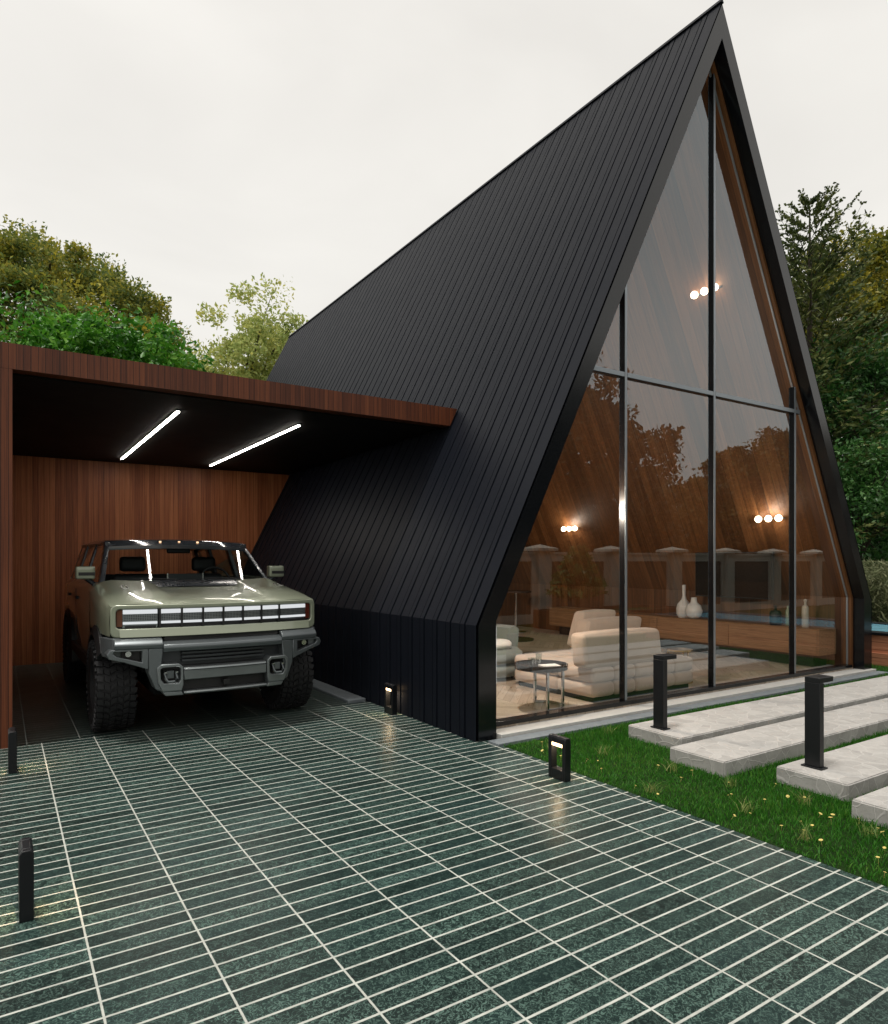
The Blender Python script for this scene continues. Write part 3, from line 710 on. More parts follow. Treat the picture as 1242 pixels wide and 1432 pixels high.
tufts = [(4.18,4.62,'straw-green grass tuft at the lawn corner by the house plinth and the tiles'),(4.55,3.62,'spiky straw-green tuft beside the frame bollard light, just off the tile edge'),(5.0,4.72,'straw-green tuft between the gable plinth and the first slab corner'),
         (4.62,3.12,'straw-green grass tuft standing off the short end of the second slab'),(4.72,2.62,'straw-green grass tuft off the short end of the third slab'),(4.25,2.75,'wide yellowish grass tuft midway between the tiles and the third slab'),
         (4.86,3.66,'small straw tuft against the corner of the second slab'),(4.52,2.10,'straw-green grass tuft beside the short end of the fourth slab'),(4.12,2.28,'low spreading straw tuft near the tile edge, level with the third slab'),
         (4.66,1.62,'straw-green grass tuft at the very corner of the fourth slab'),(4.24,1.75,'straw grass tuft close to the right edge of the photo beside the tiles'),(4.02,3.35,'thin straw tuft at the tile edge in front of the frame bollard light'),(4.45,4.25,'loose yellowish tuft on the lawn between bollard light and plinth')]
for (x,y,lab) in tufts:
    n = 30; a = rng.random(n)*6.283; rr = .05*np.sqrt(rng.random(n)); V,F = blades(x+np.cos(a)*rr, y+np.sin(a)*rr, .085, .0026, 1.45)
    r = raw_mesh('grass_tuft', V-np.array([x,y,0]), F, M['tuft']); r.location = (x,y,0); tag(r, lab, 'grass tuft', 'straw tufts in the lawn')
M['petal'] = simple('yellow_petals', (.72,.60,.20), .6, 0, .35, 60)
b = MB(); b.tube([(0,0,-.01),(.004,0,.03),(0,.003,.054)],[.0018,.0016,.0015],5)
for k in range(11):
    a = k*2*math.pi/11; c_, s_ = math.cos(a), math.sin(a); w = .0055
    b.add([(c_*.004,s_*.004,.055),(c_*.014-s_*w,s_*.014+c_*w,.060),(c_*.020,s_*.020,.058),(c_*.014+s_*w,s_*.014-c_*w,.060)],[(0,1,2,3)])
b.lathe([(.0001,.054),(.008,.056),(.007,.061),(.0001,.063)],(0,0,0),'z',8)
fl = b.build('yellow_flower', M['petal']); tag(fl,'small yellow flower in the lawn between the tiles and the slabs','flower','small yellow flowers in the lawn')
ok = []
cl = [(4.0,4.55),(4.05,4.3),(4.3,3.4),(4.55,3.3),(4.4,2.75),(4.6,2.55),(4.35,2.35),(4.3,2.05),(4.5,1.95),(4.25,1.85),(4.6,1.7)]
while len(ok) < 46:
    c0 = cl[rng.integers(len(cl))]; p = (c0[0]+rng.normal()*.19, c0[1]+rng.normal()*.19)
    if p[0] > 3.93 and free(np.array([p[0]]),np.array([p[1]]))[0]: ok.append(p)
for k,(x,y) in enumerate(ok):
    o_ = fl if k == 0 else fl.copy()
    if k: COL.objects.link(o_)
    o_.location = (x,y,0); s = .4+.34*rng.random(); o_.scale = (s,s,s*(.8+.4*rng.random())); o_.rotation_euler = (rng.normal()*.3,rng.normal()*.3,rng.random()*6)
# ------------------------------------------------------------------ inside the house
def fabric(name, c, sc=240):
    t = NT(name); P = t.n('TexCoord').outputs['Object']; n1 = t.noise(P, sc, 3, .7); n2 = t.noise(P, 5, 4, .6)
    col = t.mix(t.math('ADD', t.math('MULTIPLY',n1,.5), t.math('MULTIPLY',n2,.5)), [x*.78 for x in c], [min(1,x*1.15) for x in c])
    t.bsdf(col, .85, 0, t.bump(t.math('ADD', t.math('MULTIPLY',n1,.4), n2), .35, .012), spec=.2, **{'Sheen__Weight':.25}); return t.m
M['cream'] = fabric('cream_leather_cloth', (.56,.455,.37)); M['greyfab'] = fabric('grey_green_cloth', (.22,.25,.235))
M['chrome'] = simple('chrome', (.55,.56,.57), .12, 1.0, .1, 10); M['gold'] = simple('brushed_gold', (.65,.47,.22), .22, 1.0, .1, 10)
M['darkwood'] = mat_boards('dark_table_wood', 'x', .3, [(.018,.009,.007),(.035,.017,.012),(.05,.026,.018),(.07,.04,.03)], .25, (40,2))
t = NT('oak_front'); P = t.pos(); q = t.sep(P)
g_ = t.noise(t.comb(t.math('MULTIPLY',q[1],2.2), t.math('MULTIPLY',q[2],46.0), t.math('MULTIPLY',q[0],30.0)), 1.0, 6, .62, .8)
t.bsdf(t.ramp(g_,[(.25,(.13,.065,.028)),(.5,(.25,.135,.062)),(.75,(.36,.22,.11))]), .42, 0, t.bump(g_,.15,.003)); M['oak'] = t.m
M['screen'] = simple('tv_screen', (.006,.007,.008), .08, 0, .1, 4, coat=.5)
M['ceramic'] = simple('white_glaze', (.72,.72,.69), .25, 0, .06, 20, coat=.4)
M['paper'] = simple('white_paper', (.8,.79,.76), .7, 0, .05, 30)
M['clearglass'] = mat_glass('tumbler_glass', .05, (.90,.93,.92))
M['bottle'] = simple('pale_bottle', (.45,.40,.33), .3, 0, .1, 12, coat=.3); M['bottle_green'] = simple('green_bottle', (.20,.25,.17), .25, 0, .1, 12, coat=.3)
FZ = .0705
def sofa(name, loc, x0,x1,y0,y1, cx0,cx1, lab, tilt=0, top=.86, cols=5):
    r = thing(name, loc, lab, 'sofa')
    b = MB(); b.box(x0+.05,x1-.05,y0+.05,y1-.05,FZ,.125); b.build('plinth_base', M['blackmetal'], r)
    base = None
    w = (x1-x0)/cols
    for lev,(za,zb) in enumerate(((.126,.292),(.294,.468))):
        b = MB()
        for k in range(cols): b.rbox(x0+k*w-.006, x0+(k+1)*w+.006, y0, y0+.62 if y1-y0 > .9 else y1, za, zb, .055, 4, .012)
        if y1-y0 > .9:
            for k in range(cols): b.rbox(x0+k*w-.006, x0+(k+1)*w+.006, y0+.61, y1, za, zb, .055, 4, .012)
        b.build('seat', M['cream'], r, smooth=60)
    d = .25
    b = MB(); b.rbox(cx0,cx1,y0+.01,y0+.01+d,.47,top,.055,5,.02)
    for i,p in enumerate(b.v):
        f = (p[2]-.47)/.4; b.v[i] = (p[0]+tilt*f, p[1]+.05*f, p[2])
    b.build('back_cushion', M['cream'], r, smooth=60); return r
s1 = sofa('sofa', (6.55,6.3,FZ), 5.69,7.50,5.60,7.05, 5.60,6.92, 'cream tufted low sofa with its thick back cushion towards the glass, near the round table')
s2 = sofa('sofa', (8.0,7.5,FZ), 7.35,8.7,7.28,7.72, 7.22,8.42, 'second cream sofa farther inside, its paired back cushions showing above the first sofa', .16, .82, 4)
b = MB(); b.rbox(7.32,8.08,7.56,7.78,.40,.92,.055,5,.02)
for i,p in enumerate(b.v): b.v[i] = (p[0]+.2*(p[2]-.47)/.45, p[1]+.05*(p[2]-.47)/.45, p[2])
b.build('back_cushion', M['cream'], s2, smooth=60)
# round side table with C-shaped chrome leg
tb = thing('side_table', (5.06,5.78,FZ), 'round dark wooden tray table on a curved chrome leg beside the cream sofa', 'table')
b = MB(); b.lathe([(.001,.50),(.285,.50),(.295,.508),(.295,.562),(.283,.562),(.28,.527),(.001,.527)],(5.06,5.78,0),'z',48); b.build('tray_top', M['darkwood'], tb, smooth=40)
b = MB()
arc = [(5.06+.24*math.cos(a),5.78+.24*math.sin(a),.088) for a in np.linspace(R(-115),R(65),18)]
b.loft([[(x+dx,y+dy,z+dz) for dx,dy,dz in ((0,0,-.015),(.018*(x-5.06)/.24,.018*(y-5.78)/.24,-.015),(.018*(x-5.06)/.24,.018*(y-5.78)/.24,.015),(0,0,.015))] for x,y,z in arc])
for a in (R(-115),R(65),R(-25)):
    x,y = 5.06+.25*math.cos(a),5.78+.25*math.sin(a); l_ = MB(); l_.box(x-.014,x+.014,y-.014,y+.014,.074,.4995); l_.build('leg', M['chrome'], tb, bevel=.003)
b.build('foot_ring', M['chrome'], tb, bevel=.003)
b = MB(); b.prism([(5.00,5.66),(5.20,5.60),(5.25,5.76),(5.05,5.82)],'z',.5275,.545); b.add([(5.0,5.66,.5452),(5.2,5.6,.5452),(5.245,5.755,.549),(5.05,5.82,.5452)],[(0,1,2,3)])
tag(b.build('book', M['paper']), 'white booklet lying on the round tray table', 'book')
for k,(x,y,h,lab) in enumerate(((4.98,5.86,.09,'clear tumbler on the tray table, leftmost of the three glasses'),(5.05,5.89,.085,'short clear tumbler on the tray table between two taller glasses'),(5.13,5.90,.125,'tall clear glass on the tray table behind the white booklet'))):
    b = MB(); b.lathe([(.001,.5275),(.032,.5275),(.037,.5275+h),(.034,.5275+h),(.029,.535),(.001,.535)],(x,y,0),'z',18); tag(b.build('drinking_glass', M['clearglass'], smooth=40), lab, 'glass', 'glasses on the tray table')
# barrel armchair at the left jamb
ac = thing('armchair', (5.75,7.75,FZ), 'grey-green rounded armchair half hidden behind the left edge of the gable', 'armchair')
b = MB(); cx,cy = 5.75,7.75
for z0,z1,ra in ((.12,.30,.50),(.302,.48,.52)):
    b.lathe([(.001,z0),(ra-.06,z0),(ra,z0+.05),(ra,z1-.05),(ra-.06,z1),(.001,z1)],(cx,cy,0),'z',40)
b.build('seat', M['greyfab'], ac, smooth=60)
b = MB(); rings = []
for a in np.linspace(R(-10),R(230),24): rings.append([(cx+(r_)*math.cos(a),cy+r_*math.sin(a),z) for r_,z in ((.34,.47),(.52,.47),(.54,.72),(.48,.77),(.38,.74))])
b.loft(rings); b.build('back_rest', M['greyfab'], ac, smooth=60)
for a in (45,135,225,315):
    b = MB(); b.tube([(cx+.38*math.cos(R(a)),cy+.38*math.sin(R(a)),FZ),(cx+.34*math.cos(R(a)),cy+.34*math.sin(R(a)),.13)],[.012,.02],8); b.build('leg', M['blackmetal'], ac)
b = MB(); b.rbox(5.66,5.98,7.42,7.66,.485,.60,.05,4,.02); tag(b.build('cushion', M['paper'], smooth=60), 'white cushion lying on the grey-green armchair', 'cushion')
ct = thing('coffee_table', (7.5,9.3,FZ), 'low round dark coffee table standing alone on the floor beyond the armchair', 'table')
b = MB(); b.lathe([(.001,.33),(.36,.33),(.36,.355),(.001,.355)],(7.5,9.3,0),'z',36); b.build('table_top', M['darkwood'], ct, smooth=40)
b = MB(); b.lathe([(.22,FZ),(.22,.085),(.04,.10),(.05,.3295)],(7.5,9.3,0),'z',24); b.build('stem', M['chrome'], ct, smooth=40)
# golden framed side table at the end of the sofa
gt = thing('side_table', (7.72,5.95,FZ), 'small side table with a thin gold frame at the right end of the cream sofa', 'table')
b = MB(); b.lathe([(.001,.495),(.17,.495),(.17,.515),(.001,.515)],(7.70,5.98,0),'z',32); b.build('table_top', M['gold'], gt, smooth=40)
for a in (20,140,260):
    x,y = 7.70+.155*math.cos(R(a)),5.98+.155*math.sin(R(a)); b = MB(); b.box(x-.008,x+.008,y-.008,y+.008,.0865,.4948); b.build('leg', M['gold'], gt)
b = MB(); b.lathe([(.145,FZ),(.17,FZ),(.17,.086),(.145,.086),(.145,FZ)],(7.70,5.98,0),'z',32); b.build('foot_ring', M['gold'], gt)
# wall-hung sideboard and what stands on it
sb = thing('sideboard', (10.65,8.5,.25), 'long wall-hung oak sideboard under the television', 'sideboard')
b = MB(); b.box(10.40,10.90,5.55,11.6,.26,.665); b.build('carcass', M['oak'], sb, bevel=.006)
for k in range(4):
    y0 = 5.575+k*1.505; b = MB(); b.box(10.384,10.3995,y0,y0+1.49,.28,.635); b.build('drawer_front', M['oak'], sb, bevel=.003)
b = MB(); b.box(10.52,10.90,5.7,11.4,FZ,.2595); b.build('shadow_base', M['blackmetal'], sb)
tv = thing('television', (10.55,7.1,1.45), 'large black television on the right timber wall above the oak sideboard', 'television')
b = MB(); b.box(10.50,10.555,6.35,7.82,1.075,1.86); b.build('casing', M['blackmetal'], tv, bevel=.006)
b = MB(); b.box(10.494,10.4995,6.365,7.805,1.095,1.845); b.build('screen', M['screen'], tv)
b = MB(); b.box(10.557,10.85,6.9,7.35,1.25,1.5); b.build('wall_mount', M['blackmetal'], tv)
def vase(x,y,prof,lab,mat='ceramic',cat='vase',nm='vase'):
    b = MB(); b.lathe(prof,(x,y,.6655),'z',28); tag(b.build(nm, M[mat], smooth=50), lab, cat)
vase(10.58,8.12,[(.001,0),(.10,0),(.135,.07),(.14,.16),(.115,.25),(.05,.33),(.03,.40),(.034,.60),(.03,.60),(.022,.40),(.001,.39)],'taller white vase with a narrow neck on the oak sideboard')
vase(10.52,7.86,[(.001,0),(.075,0),(.135,.06),(.15,.14),(.12,.24),(.06,.29),(.05,.36),(.055,.38),(.045,.38),(.04,.30),(.001,.29)],'shorter round white vase on the oak sideboard beside a taller one')
vase(10.58,5.86,[(.001,0),(.047,0),(.05,.01),(.05,.31),(.04,.335),(.018,.345),(.016,.40),(.024,.405),(.024,.43),(.008,.445),(.001,.445)],'tall pale slim bottle near the open end of the oak sideboard','bottle','bottle','bottle')
vase(10.62,6.16,[(.001,0),(.038,0),(.04,.01),(.04,.24),(.02,.28),(.02,.32),(.001,.32)],'pale green bottle on the sideboard between the tall bottle and a dark jar','bottle_green','bottle','bottle')
vase(10.60,6.36,[(.001,0),(.085,0),(.09,.01),(.09,.20),(.07,.23),(.02,.235),(.02,.29),(.03,.31),(.001,.32)],'squat black jar with a knob lid on the oak sideboard','blackmetal','jar','jar')
# bar table far inside
bt = thing('bar_table', (10.0,12.3,FZ), 'small high round table with a bright chrome stem, far inside on the left', 'table')
b = MB(); b.lathe([(.001,.98),(.36,.98),(.36,1.02),(.001,1.02)],(10.0,12.3,0),'z',32); b.build('table_top', M['darkwood'], bt, smooth=40)
b = MB(); b.lathe([(.24,FZ),(.24,.085),(.04,.10),(.035,.9795)],(10.0,12.3,0),'z',24); b.build('stem', M['chrome'], bt, smooth=40)
# wall lamps: three globes on a bar, on the sloping timber
def lamp(x,y,z,lab, sgn=1):
    r = thing('wall_lamp', (x,y,z), lab, 'wall lamp', 'three-globe lamps on the timber slopes')
    b = MB(); b.box(x-.012,x+.012,y-.24,y+.24,z-.012,z+.012); b.tube([(x,y,z),(x+.15*sgn,y,z+.03)],[.012,.012],8); b.build('bar', M['blackmetal'], r)
    for k in (-1,0,1):
        b = MB(); b.sphere((x-.052*sgn,y+k*.17,z),.053,16); b.build('globe', M['globe'], r, smooth=80)
    L = bpy.data.lights.new('lamp_glow','POINT'); L.energy = (2 if z > 4 else 9) if sgn > 0 else 155; L.color = (1,.88,.74); L.specular_factor = 0; L.shadow_soft_size = .07
    lo = bpy.data.objects.new('lamp_glow', L); COL.objects.link(lo); lo.parent = r; lo.location = (-.17*sgn,0,0)
lamp(10.30,6.27,2.38,'three glowing globes on the right timber slope, low and nearest the glass, above the bottles')
lamp(8.68,6.27,5.65,'three glowing globes high under the ridge behind the middle mullion')
lamp(10.30,10.8,2.40,'three glowing globes low on the timber slope far inside, left of the left mullion')
for (y,z,x) in ((6.27,2.38,4.72),(10.8,2.4,4.72)):  # unseen lamps added on the left slope to carry the room light
    lamp(x,y,z,'added three-globe lamp lighting the room from the left timber slope, unseen behind the roof metal',-1)
# bright reflection on the left metal jamb, put in as a glowing strip
js = thing('jamb_glint', (4.075,5.36,.75), 'thin upright white glint on the left jamb of the gable, built as glow, beside the armchair', 'jamb glint')
b = MB(); b.box(4.0665,4.092,5.335,5.352,.50,1.06); b.build('diffuser', mat_emit('jamb_glint_glow',(1,1,1),2.2), js)  # no lamp here: the glow stands for a reflection off the metal edge
b = MB(); b.box(4.064,4.094,5.3525,5.372,.49,1.07); b.build('channel', M['alu'], js)
# ------------------------------------------------------------------ the parked off-roader
CX, CV = 1.86, 6.86
t = NT('sage_paint'); tc = t.n('TexCoord').outputs['Object']; n1 = t.noise(tc, 900, 2, .5); n2 = t.noise(tc, 4, 4, .6)
t.bsdf(t.mix(n1, (.255,.285,.205), (.335,.365,.275)), t.math('ADD', .30, t.math('MULTIPLY', n2, .06)), .25, None, spec=.5, coat=.9, coatr=.04); M['paint'] = t.m
M['gun'] = simple('gunmetal_trim', (.13,.147,.155), .34, .5, .12, 6, bump=.05)
M['gundark'] = simple('dark_gunmetal_trim', (.055,.062,.068), .4, .4, .12, 6, bump=.05)
M['gunlight'] = simple('satin_skid_metal', (.20,.222,.228), .33, .6, .1, 8, bump=.05)
M['darkglass'] = simple('black_glass_roof', (.045,.052,.062), .14, 0, .1, 4, coat=.6)
M['pillar'] = simple('pillar_grey', (.035,.042,.052), .28, .3, .1, 6, coat=.3)
M['plastic'] = simple('black_plastic', (.010,.010,.011), .5, 0, .2, 14)
M['under'] = simple('underbody', (.004,.004,.004), .8, 0, .2, 8, spec=.1)
M['carglass'] = mat_glass('windscreen_glass', .032, (.80,.85,.84))
M['sideglass'] = simple('tinted_side_glass', (.006,.006,.007), .05, 0, .1, 4, coat=.6)
M['lampwhite'] = mat_emit('daylight_bar', (.95,.98,1), .60)
M['reflector'] = simple('lamp_reflector', (.35,.38,.40), .18, .9, .2, 60)
M['amber'] = simple('amber_lens', (.13,.034,.010), .18, 0, .2, 30, coat=.5)
M['redlens'] = simple('red_lens', (.10,.018,.010), .18, 0, .2, 30, coat=.5)
M['rubber'] = simple('tyre_rubber', (.014,.014,.016), .62, 0, .25, 20, bump=.25, spec=.4)
M['rim'] = simple('dark_alloy', (.045,.045,.048), .28, .8, .15, 8); M['bright'] = simple('bright_metal', (.62,.63,.63), .22, 1.0, .1, 10)
M['seat'] = simple('seat_leather', (.028,.030,.033), .5, 0, .2, 12)
t = NT('lamp_mesh'); P = t.n('TexCoord').outputs['Object']; q = t.sep(P)
s1_ = t.math('SINE', t.math('MULTIPLY', q[0], 420.0)); s2_ = t.math('SINE', t.math('MULTIPLY', q[2], 420.0))
mk = t.math('GREATER_THAN', t.math('MAXIMUM', s1_, s2_), .35)
t.bsdf(t.mix(mk, (.006,.006,.007), (.22,.24,.25)), .35, .5, None); M['lampmesh'] = t.m
car = thing('parked_car', (CX, CV+2.5, 0), 'sage green off-road car with gunmetal bumper parked nose-out in the carport', 'car')
def fr(x): return .125*x*x
def W(x,v,z): return (CX+x, CV+v, z)
class CB(MB):
    def fbox(s, x0,x1,z0,z1,o0,o1,nx=8):      # slab that follows the bowed front, o0 front offset, o1 back offset
        rings = []
        for k in range(nx+1):
            x = x0+(x1-x0)*k/nx; f = fr(x)
            rings.append([W(x,f+o0,z0),W(x,f+o0,z1),W(x,f+o1,z1),W(x,f+o1,z0)])
        s.loft(rings)
    def fprof(s, prof, x0, x1, nx=12):
        s.loft([[W(x0+(x1-x0)*k/nx, fr(x0+(x1-x0)*k/nx)+o, z) for o,z in prof] for k in range(nx+1)])
    def fpoly(s, poly, o0, o1):
        n = len(poly)
        s.add([W(x,fr(x)+o0,z) for x,z in poly]+[W(x,fr(x)+o1,z) for x,z in poly], [tuple(range(n)),tuple(range(n,2*n))[::-1]]+[(i,(i+1)%n,(i+1)%n+n,i+n) for i in range(n)])
    def fring(s, out, inn, o0, o1, oi=None):
        n = len(out); oi = o1 if oi is None else oi
        V = [W(x,fr(x)+o0,z) for x,z in out]+[W(x,fr(x)+o0,z) for x,z in inn]+[W(x,fr(x)+o1,z) for x,z in out]+[W(x,fr(x)+oi,z) for x,z in inn]
        F = []
        for i in range(n):
            j = (i+1)%n; F += [(i,j,j+n,i+n),(i,i+2*n,j+2*n,j),(i+n,j+n,j+3*n,i+3*n)]
        s.add(V,F)
def rrect(x0,x1,z0,z1,r,nx=16,na=4):
    P = []
    for k in range(nx+1): P.append((x0+r+(x1-x0-2*r)*k/nx, z0))
    for k in range(1,na+1): a = -math.pi/2+math.pi/2*k/(na+1); P.append((x1-r+r*math.cos(a), z0+r+r*math.sin(a)))
    P += [(x1,z0+r),(x1,z1-r)]
    for k in range(1,na+1): a = math.pi/2*k/(na+1); P.append((x1-r+r*math.cos(a), z1-r+r*math.sin(a)))
    for k in range(nx+1): P.append((x1-r-(x1-x0-2*r)*k/nx, z1))
    for k in range(1,na+1): a = math.pi/2+math.pi/2*k/(na+1); P.append((x0+r+r*math.cos(a), z1-r+r*math.sin(a)))
    P += [(x0,z1-r),(x0,z0+r)]
    for k in range(1,na+1): a = math.pi+math.pi/2*k/(na+1); P.append((x0+r+r*math.cos(a), z0+r+r*math.sin(a)))
    return P
# --- painted body: bonnet and wings lofted front to back, then the flanks
ZL = 1.00
st = [ # v, half width of bonnet edge, z centre, z bulge, z shoulder edge, outer x, z outer, z bottom
 (.005,.965,1.292,1.293,1.288,1.005,1.235,ZL),
 (.05,.972,1.312,1.314,1.302,1.015,1.25,ZL),
 (.16,.972,1.330,1.338,1.322,1.025,1.265,ZL),
 (.40,.955,1.352,1.388,1.362,1.04,1.30,ZL),
 (.75,.935,1.385,1.425,1.408,1.05,1.33,ZL),
 (1.10,.915,1.425,1.458,1.455,1.05,1.36,ZL),
 (1.33,.905,1.468,1.487,1.490,1.05,1.385,ZL)]
def half(sg, row):
    v,xe,zc,zb,zs,xo,zo,zl = row
    def p(x,z): return (CX+sg*x, CV+v+fr(x)*max(0,1-v/1.2), z)
    return [p(0,zc),p(.20,zc),p(.40,zc+.002),p(.455,zb-.006),p(.50,zb),p(.62,zb),p(.80,(zb+zs)/2+.006),p(xe-.06,zs+.008),p(xe,zs-.004),p((xe+xo)/2+.012,(zs+zo)/2+.012),p(xo,zo),p(xo+.006,zo-.10),p(xo+.004,1.1),p(xo,zl)]
b = CB(); rows = []
for r_ in st:
    l = half(-1,r_); rr = half(1,r_); rows.append(l[::-1]+rr[1:])
b.loft(rows, closed=False)
for sg in (-1,1):   # flank behind the wheel: doors and rear wing
    rows = []
    for v in (1.335,1.40,2.0,2.9,3.5,3.6,4.5,4.82,4.95):
        tp = .985 if v < 4.8 else .95; zb_ = .60 if v < 3.45 else 1.02 if v < 4.6 else .72
        if v < 1.36: zb_ = .60
        k = 0 if v < 4.8 else (v-4.8)*.4
        rows.append([(CX+sg*(x-k),CV+v,z) for x,z in ((.90,1.487),(tp,1.452),(1.055,1.37),(1.06,1.10),(1.055,.95),(1.03,zb_))])
    b.loft(rows, closed=False)
b.loft([[(CX+x,CV+4.95,z) for z in (.72,1.1,1.46)] for x in (-.96,0,.96)], closed=False)
body = b.build('body', M['paint'], car, smooth=50, merge=1e-4)
# front frame round the lamps
b = CB(); b.fring(rrect(-1.005,1.005,.985,1.292,.055), rrect(-.958,.958,1.068,1.252,.035), -.012, .25, .07)
ff = b.build('front_frame', M['paint'], body, smooth=40, bevel=.010)
b = CB(); b.fprof([(-.040,.988),(-.013,1.064),(.0,1.064),(.0,.988)],-.93,.93,16); b.build('grille_sill', M['paint'], body, smooth=40, bevel=.004)
# lamp band
b = CB(); b.fbox(-.957,.957,1.062,1.256,.045,.10,20); band = b.build('grille', M['plastic'], car)
def bars(parent, x0, x1, n):
    b = CB(); b.fbox(x0,x1,1.205,1.243,.012,.044,n); b.fbox(x0,x1,1.108,1.130,.012,.044,n); return b.build('light_bar', M['lampwhite'], parent)
def mesh_(parent,x0,x1):
    b = CB(); b.fbox(x0,x1,1.134,1.202,.024,.0445,6); return b.build('lamp_mesh', M['lampmesh'], parent)
cells = np.linspace(-.585,.585,7)
for k in range(6):
    bars(band, cells[k]+.010, cells[k+1]-.010, 3); mesh_(band, cells[k]+.010, cells[k+1]-.010)
for k in range(7):
    b = CB(); b.fbox(cells[k]-.0085,cells[k]+.0085,1.070,1.25,-.004,.0442,1); b.build('divider', M['plastic'], band)
for sg in (-1,1):
    x0, x1 = (-.90,-.602) if sg < 0 else (.602,.90)
    b = CB(); b.fbox(x0,x1,1.075,1.250,.03,.0448,6); hl = b.build('headlight', M['reflector'], car)
    bars(hl, x0+.004, x1-.004, 4)
    b = CB(); b.fbox(x0+.004,x1-.004,1.138,1.200,.018,.0295,4); b.build('lamp_mesh', M['lampmesh'], hl)
    xa, xb = sorted((sg*.902, sg*.952)); b = CB(); b.fbox(xa,xb,1.085,1.245,.014,.0446,2)
    b.build('indicator', M['amber'] if sg < 0 else M['redlens'], hl, bevel=.003)
    b = CB(); xa, xb = sorted((sg*.60, sg*.90)); b.fbox(xa+.02,xb-.02,1.071,1.096,-.002,.0294,4); b.build('lens_lip', M['plastic'], hl)
# long slot under the lamps
b = CB(); b.fpoly([(-.56,.962),(-.54,.944),(.54,.944),(.56,.962),(.54,.984),(-.54,.984)], -.03, .05); b.build('intake_slot', M['plastic'], car)
# --- bumper
b = CB()
b.fprof([(.10,.984),(-.02,.984),(-.085,.962),(-.115,.925),(-.105,.885),(.06,.885)], -.985, -.575, 6)
b.fprof([(.10,.984),(-.02,.984),(-.085,.962),(-.115,.925),(-.105,.885),(.06,.885)], .575, .985, 6)
b.fprof([(.10,.9425),(-.035,.9425),(-.112,.915),(-.122,.885),(-.105,.848),(.06,.845)], -.5745, .5745, 10)
for sg in (-1,1):
    m = lambda pts: [(sg*x,z) for x,z in pts]
    b.fring(m([(.70,.884),(1.02,.884),(1.045,.84),(1.03,.80),(.90,.765),(.70,.69)]), m([(.755,.868),(.985,.868),(.99,.845),(.965,.822),(.89,.80),(.755,.76)]), -.105, .08, -.02)
    b.fpoly(m([(.575,.884),(.70,.884),(.70,.66),(.64,.50),(.575,.47),(.60,.62)]), -.10, .10)
    # corner wrap along the flank
    ys = [(.985,.01,.984,.80),(1.03,.10,.984,.80),(1.055,.22,.984,.80),(1.06,.30,.975,.86)]
    b.loft([[W(sg*x,v+.07,zb_),W(sg*x,v+.07,zt_),W(sg*(x-.07),v+.08,zt_),W(sg*(x-.07),v+.08,zb_)] for x,v,zt_,zb_ in ys])
bump = b.build('bumper', M['gun'], car, bevel=.010)
b = CB(); b.fbox(-.60,.60,.46,.8445,.03,.09,8)
for k in range(3): b.fbox(-.40,.40,.812-.037*k,.834-.037*k,-.045,.029,6)
b.build('lower_grille', M['gundark'], car, bevel=.004)
for sg in (-1,1):
    b = CB(); xa,xb = sorted((sg*.76,sg*.985)); b.fbox(xa,xb,.755,.872,.00,.05,4); fp = b.build('fog_light_pocket', M['plastic'], car)
    x = sg*.86; b = CB(); b.lathe([(.001,-.03),(.026,-.03),(.03,-.02),(.03,.01)], W(x,fr(x)-.01,.835),'y',16); b.build('fog_light', M['bright'], fp, smooth=40)
# skid plate
b = CB()
b.fpoly([(-.40,.668),(.40,.668),(.40,.575),(-.40,.575)], -.125, .02)
b.fprof([(-.05,.70),(-.115,.692),(-.135,.670),(.0,.6685)], -.40, .40, 8)
for sg in (-1,1):
    m = lambda pts: [(sg*x,z) for x,z in pts]
    b.fring(m([(.405,.70),(.44,.735),(.60,.735),(.635,.70),(.625,.56),(.585,.475),(.42,.475),(.405,.53)]), m([(.43,.69),(.452,.705),(.588,.705),(.605,.685),(.60,.60),(.575,.555),(.45,.555),(.43,.585)]), -.14, .03, -.03)
    b.fpoly(m([(.42,.474),(.585,.474),(.56,.435),(.40,.435)]), -.13, .05)
b.build('skid_plate', M['gunlight'], car, bevel=.008)
b = CB(); b.fprof([(-.12,.468),(-.135,.455),(-.12,.44),(.05,.42),(.05,.468)], -.40, .40, 8); b.build('skid_lip', M['gunlight'], car)
b = CB(); b.fbox(-.40,.40,.4685,.5745,-.03,.05,4); b.box(CX-.03,CX+.03,CV-.12,CV-.03,.50,.55); b.build('lower_intake', M['plastic'], car, bevel=.003)
for sg in (-1,1):
    x = sg*.516; b = CB(); y = CV+fr(x)-.15
    b.tube([(CX+x-.05,y+.10,.655),(CX+x-.05,y+.0,.65),(CX+x-.05,y-.012,.60),(CX+x-.03,y-.02,.575),(CX+x+.03,y-.02,.575),(CX+x+.05,y-.012,.60),(CX+x+.05,y,.65),(CX+x+.05,y+.10,.655)], .0125, 8)
    b.box(CX+x-.03,CX+x+.03,y+.03,y+.12,.60,.67); b.build('tow_hook', M['gun'], car, smooth=50)
    b = CB(); b.box(CX+x-.062,CX+x-.038,y-.008,y+.03,.655,.664); b.box(CX+x+.038,CX+x+.062,y-.008,y+.03,.655,.664); b.build('hook_bolt', M['bright'], car)
b = CB(); b.fbox(-.57,.57,.474,.70,-.015,.0295,6); b.build('hook_pocket', M['plastic'], car)
# underbody
b = CB(); b.box(CX-.62,CX+.62,CV+.12,CV+4.8,.42,.62); b.box(CX-.95,CX+.95,CV+1.5,CV+3.2,.45,.60); b.box(CX-.70,CX+.70,CV+.30,CV+1.34,.62,1.25); b.build('chassis', M['under'], car)
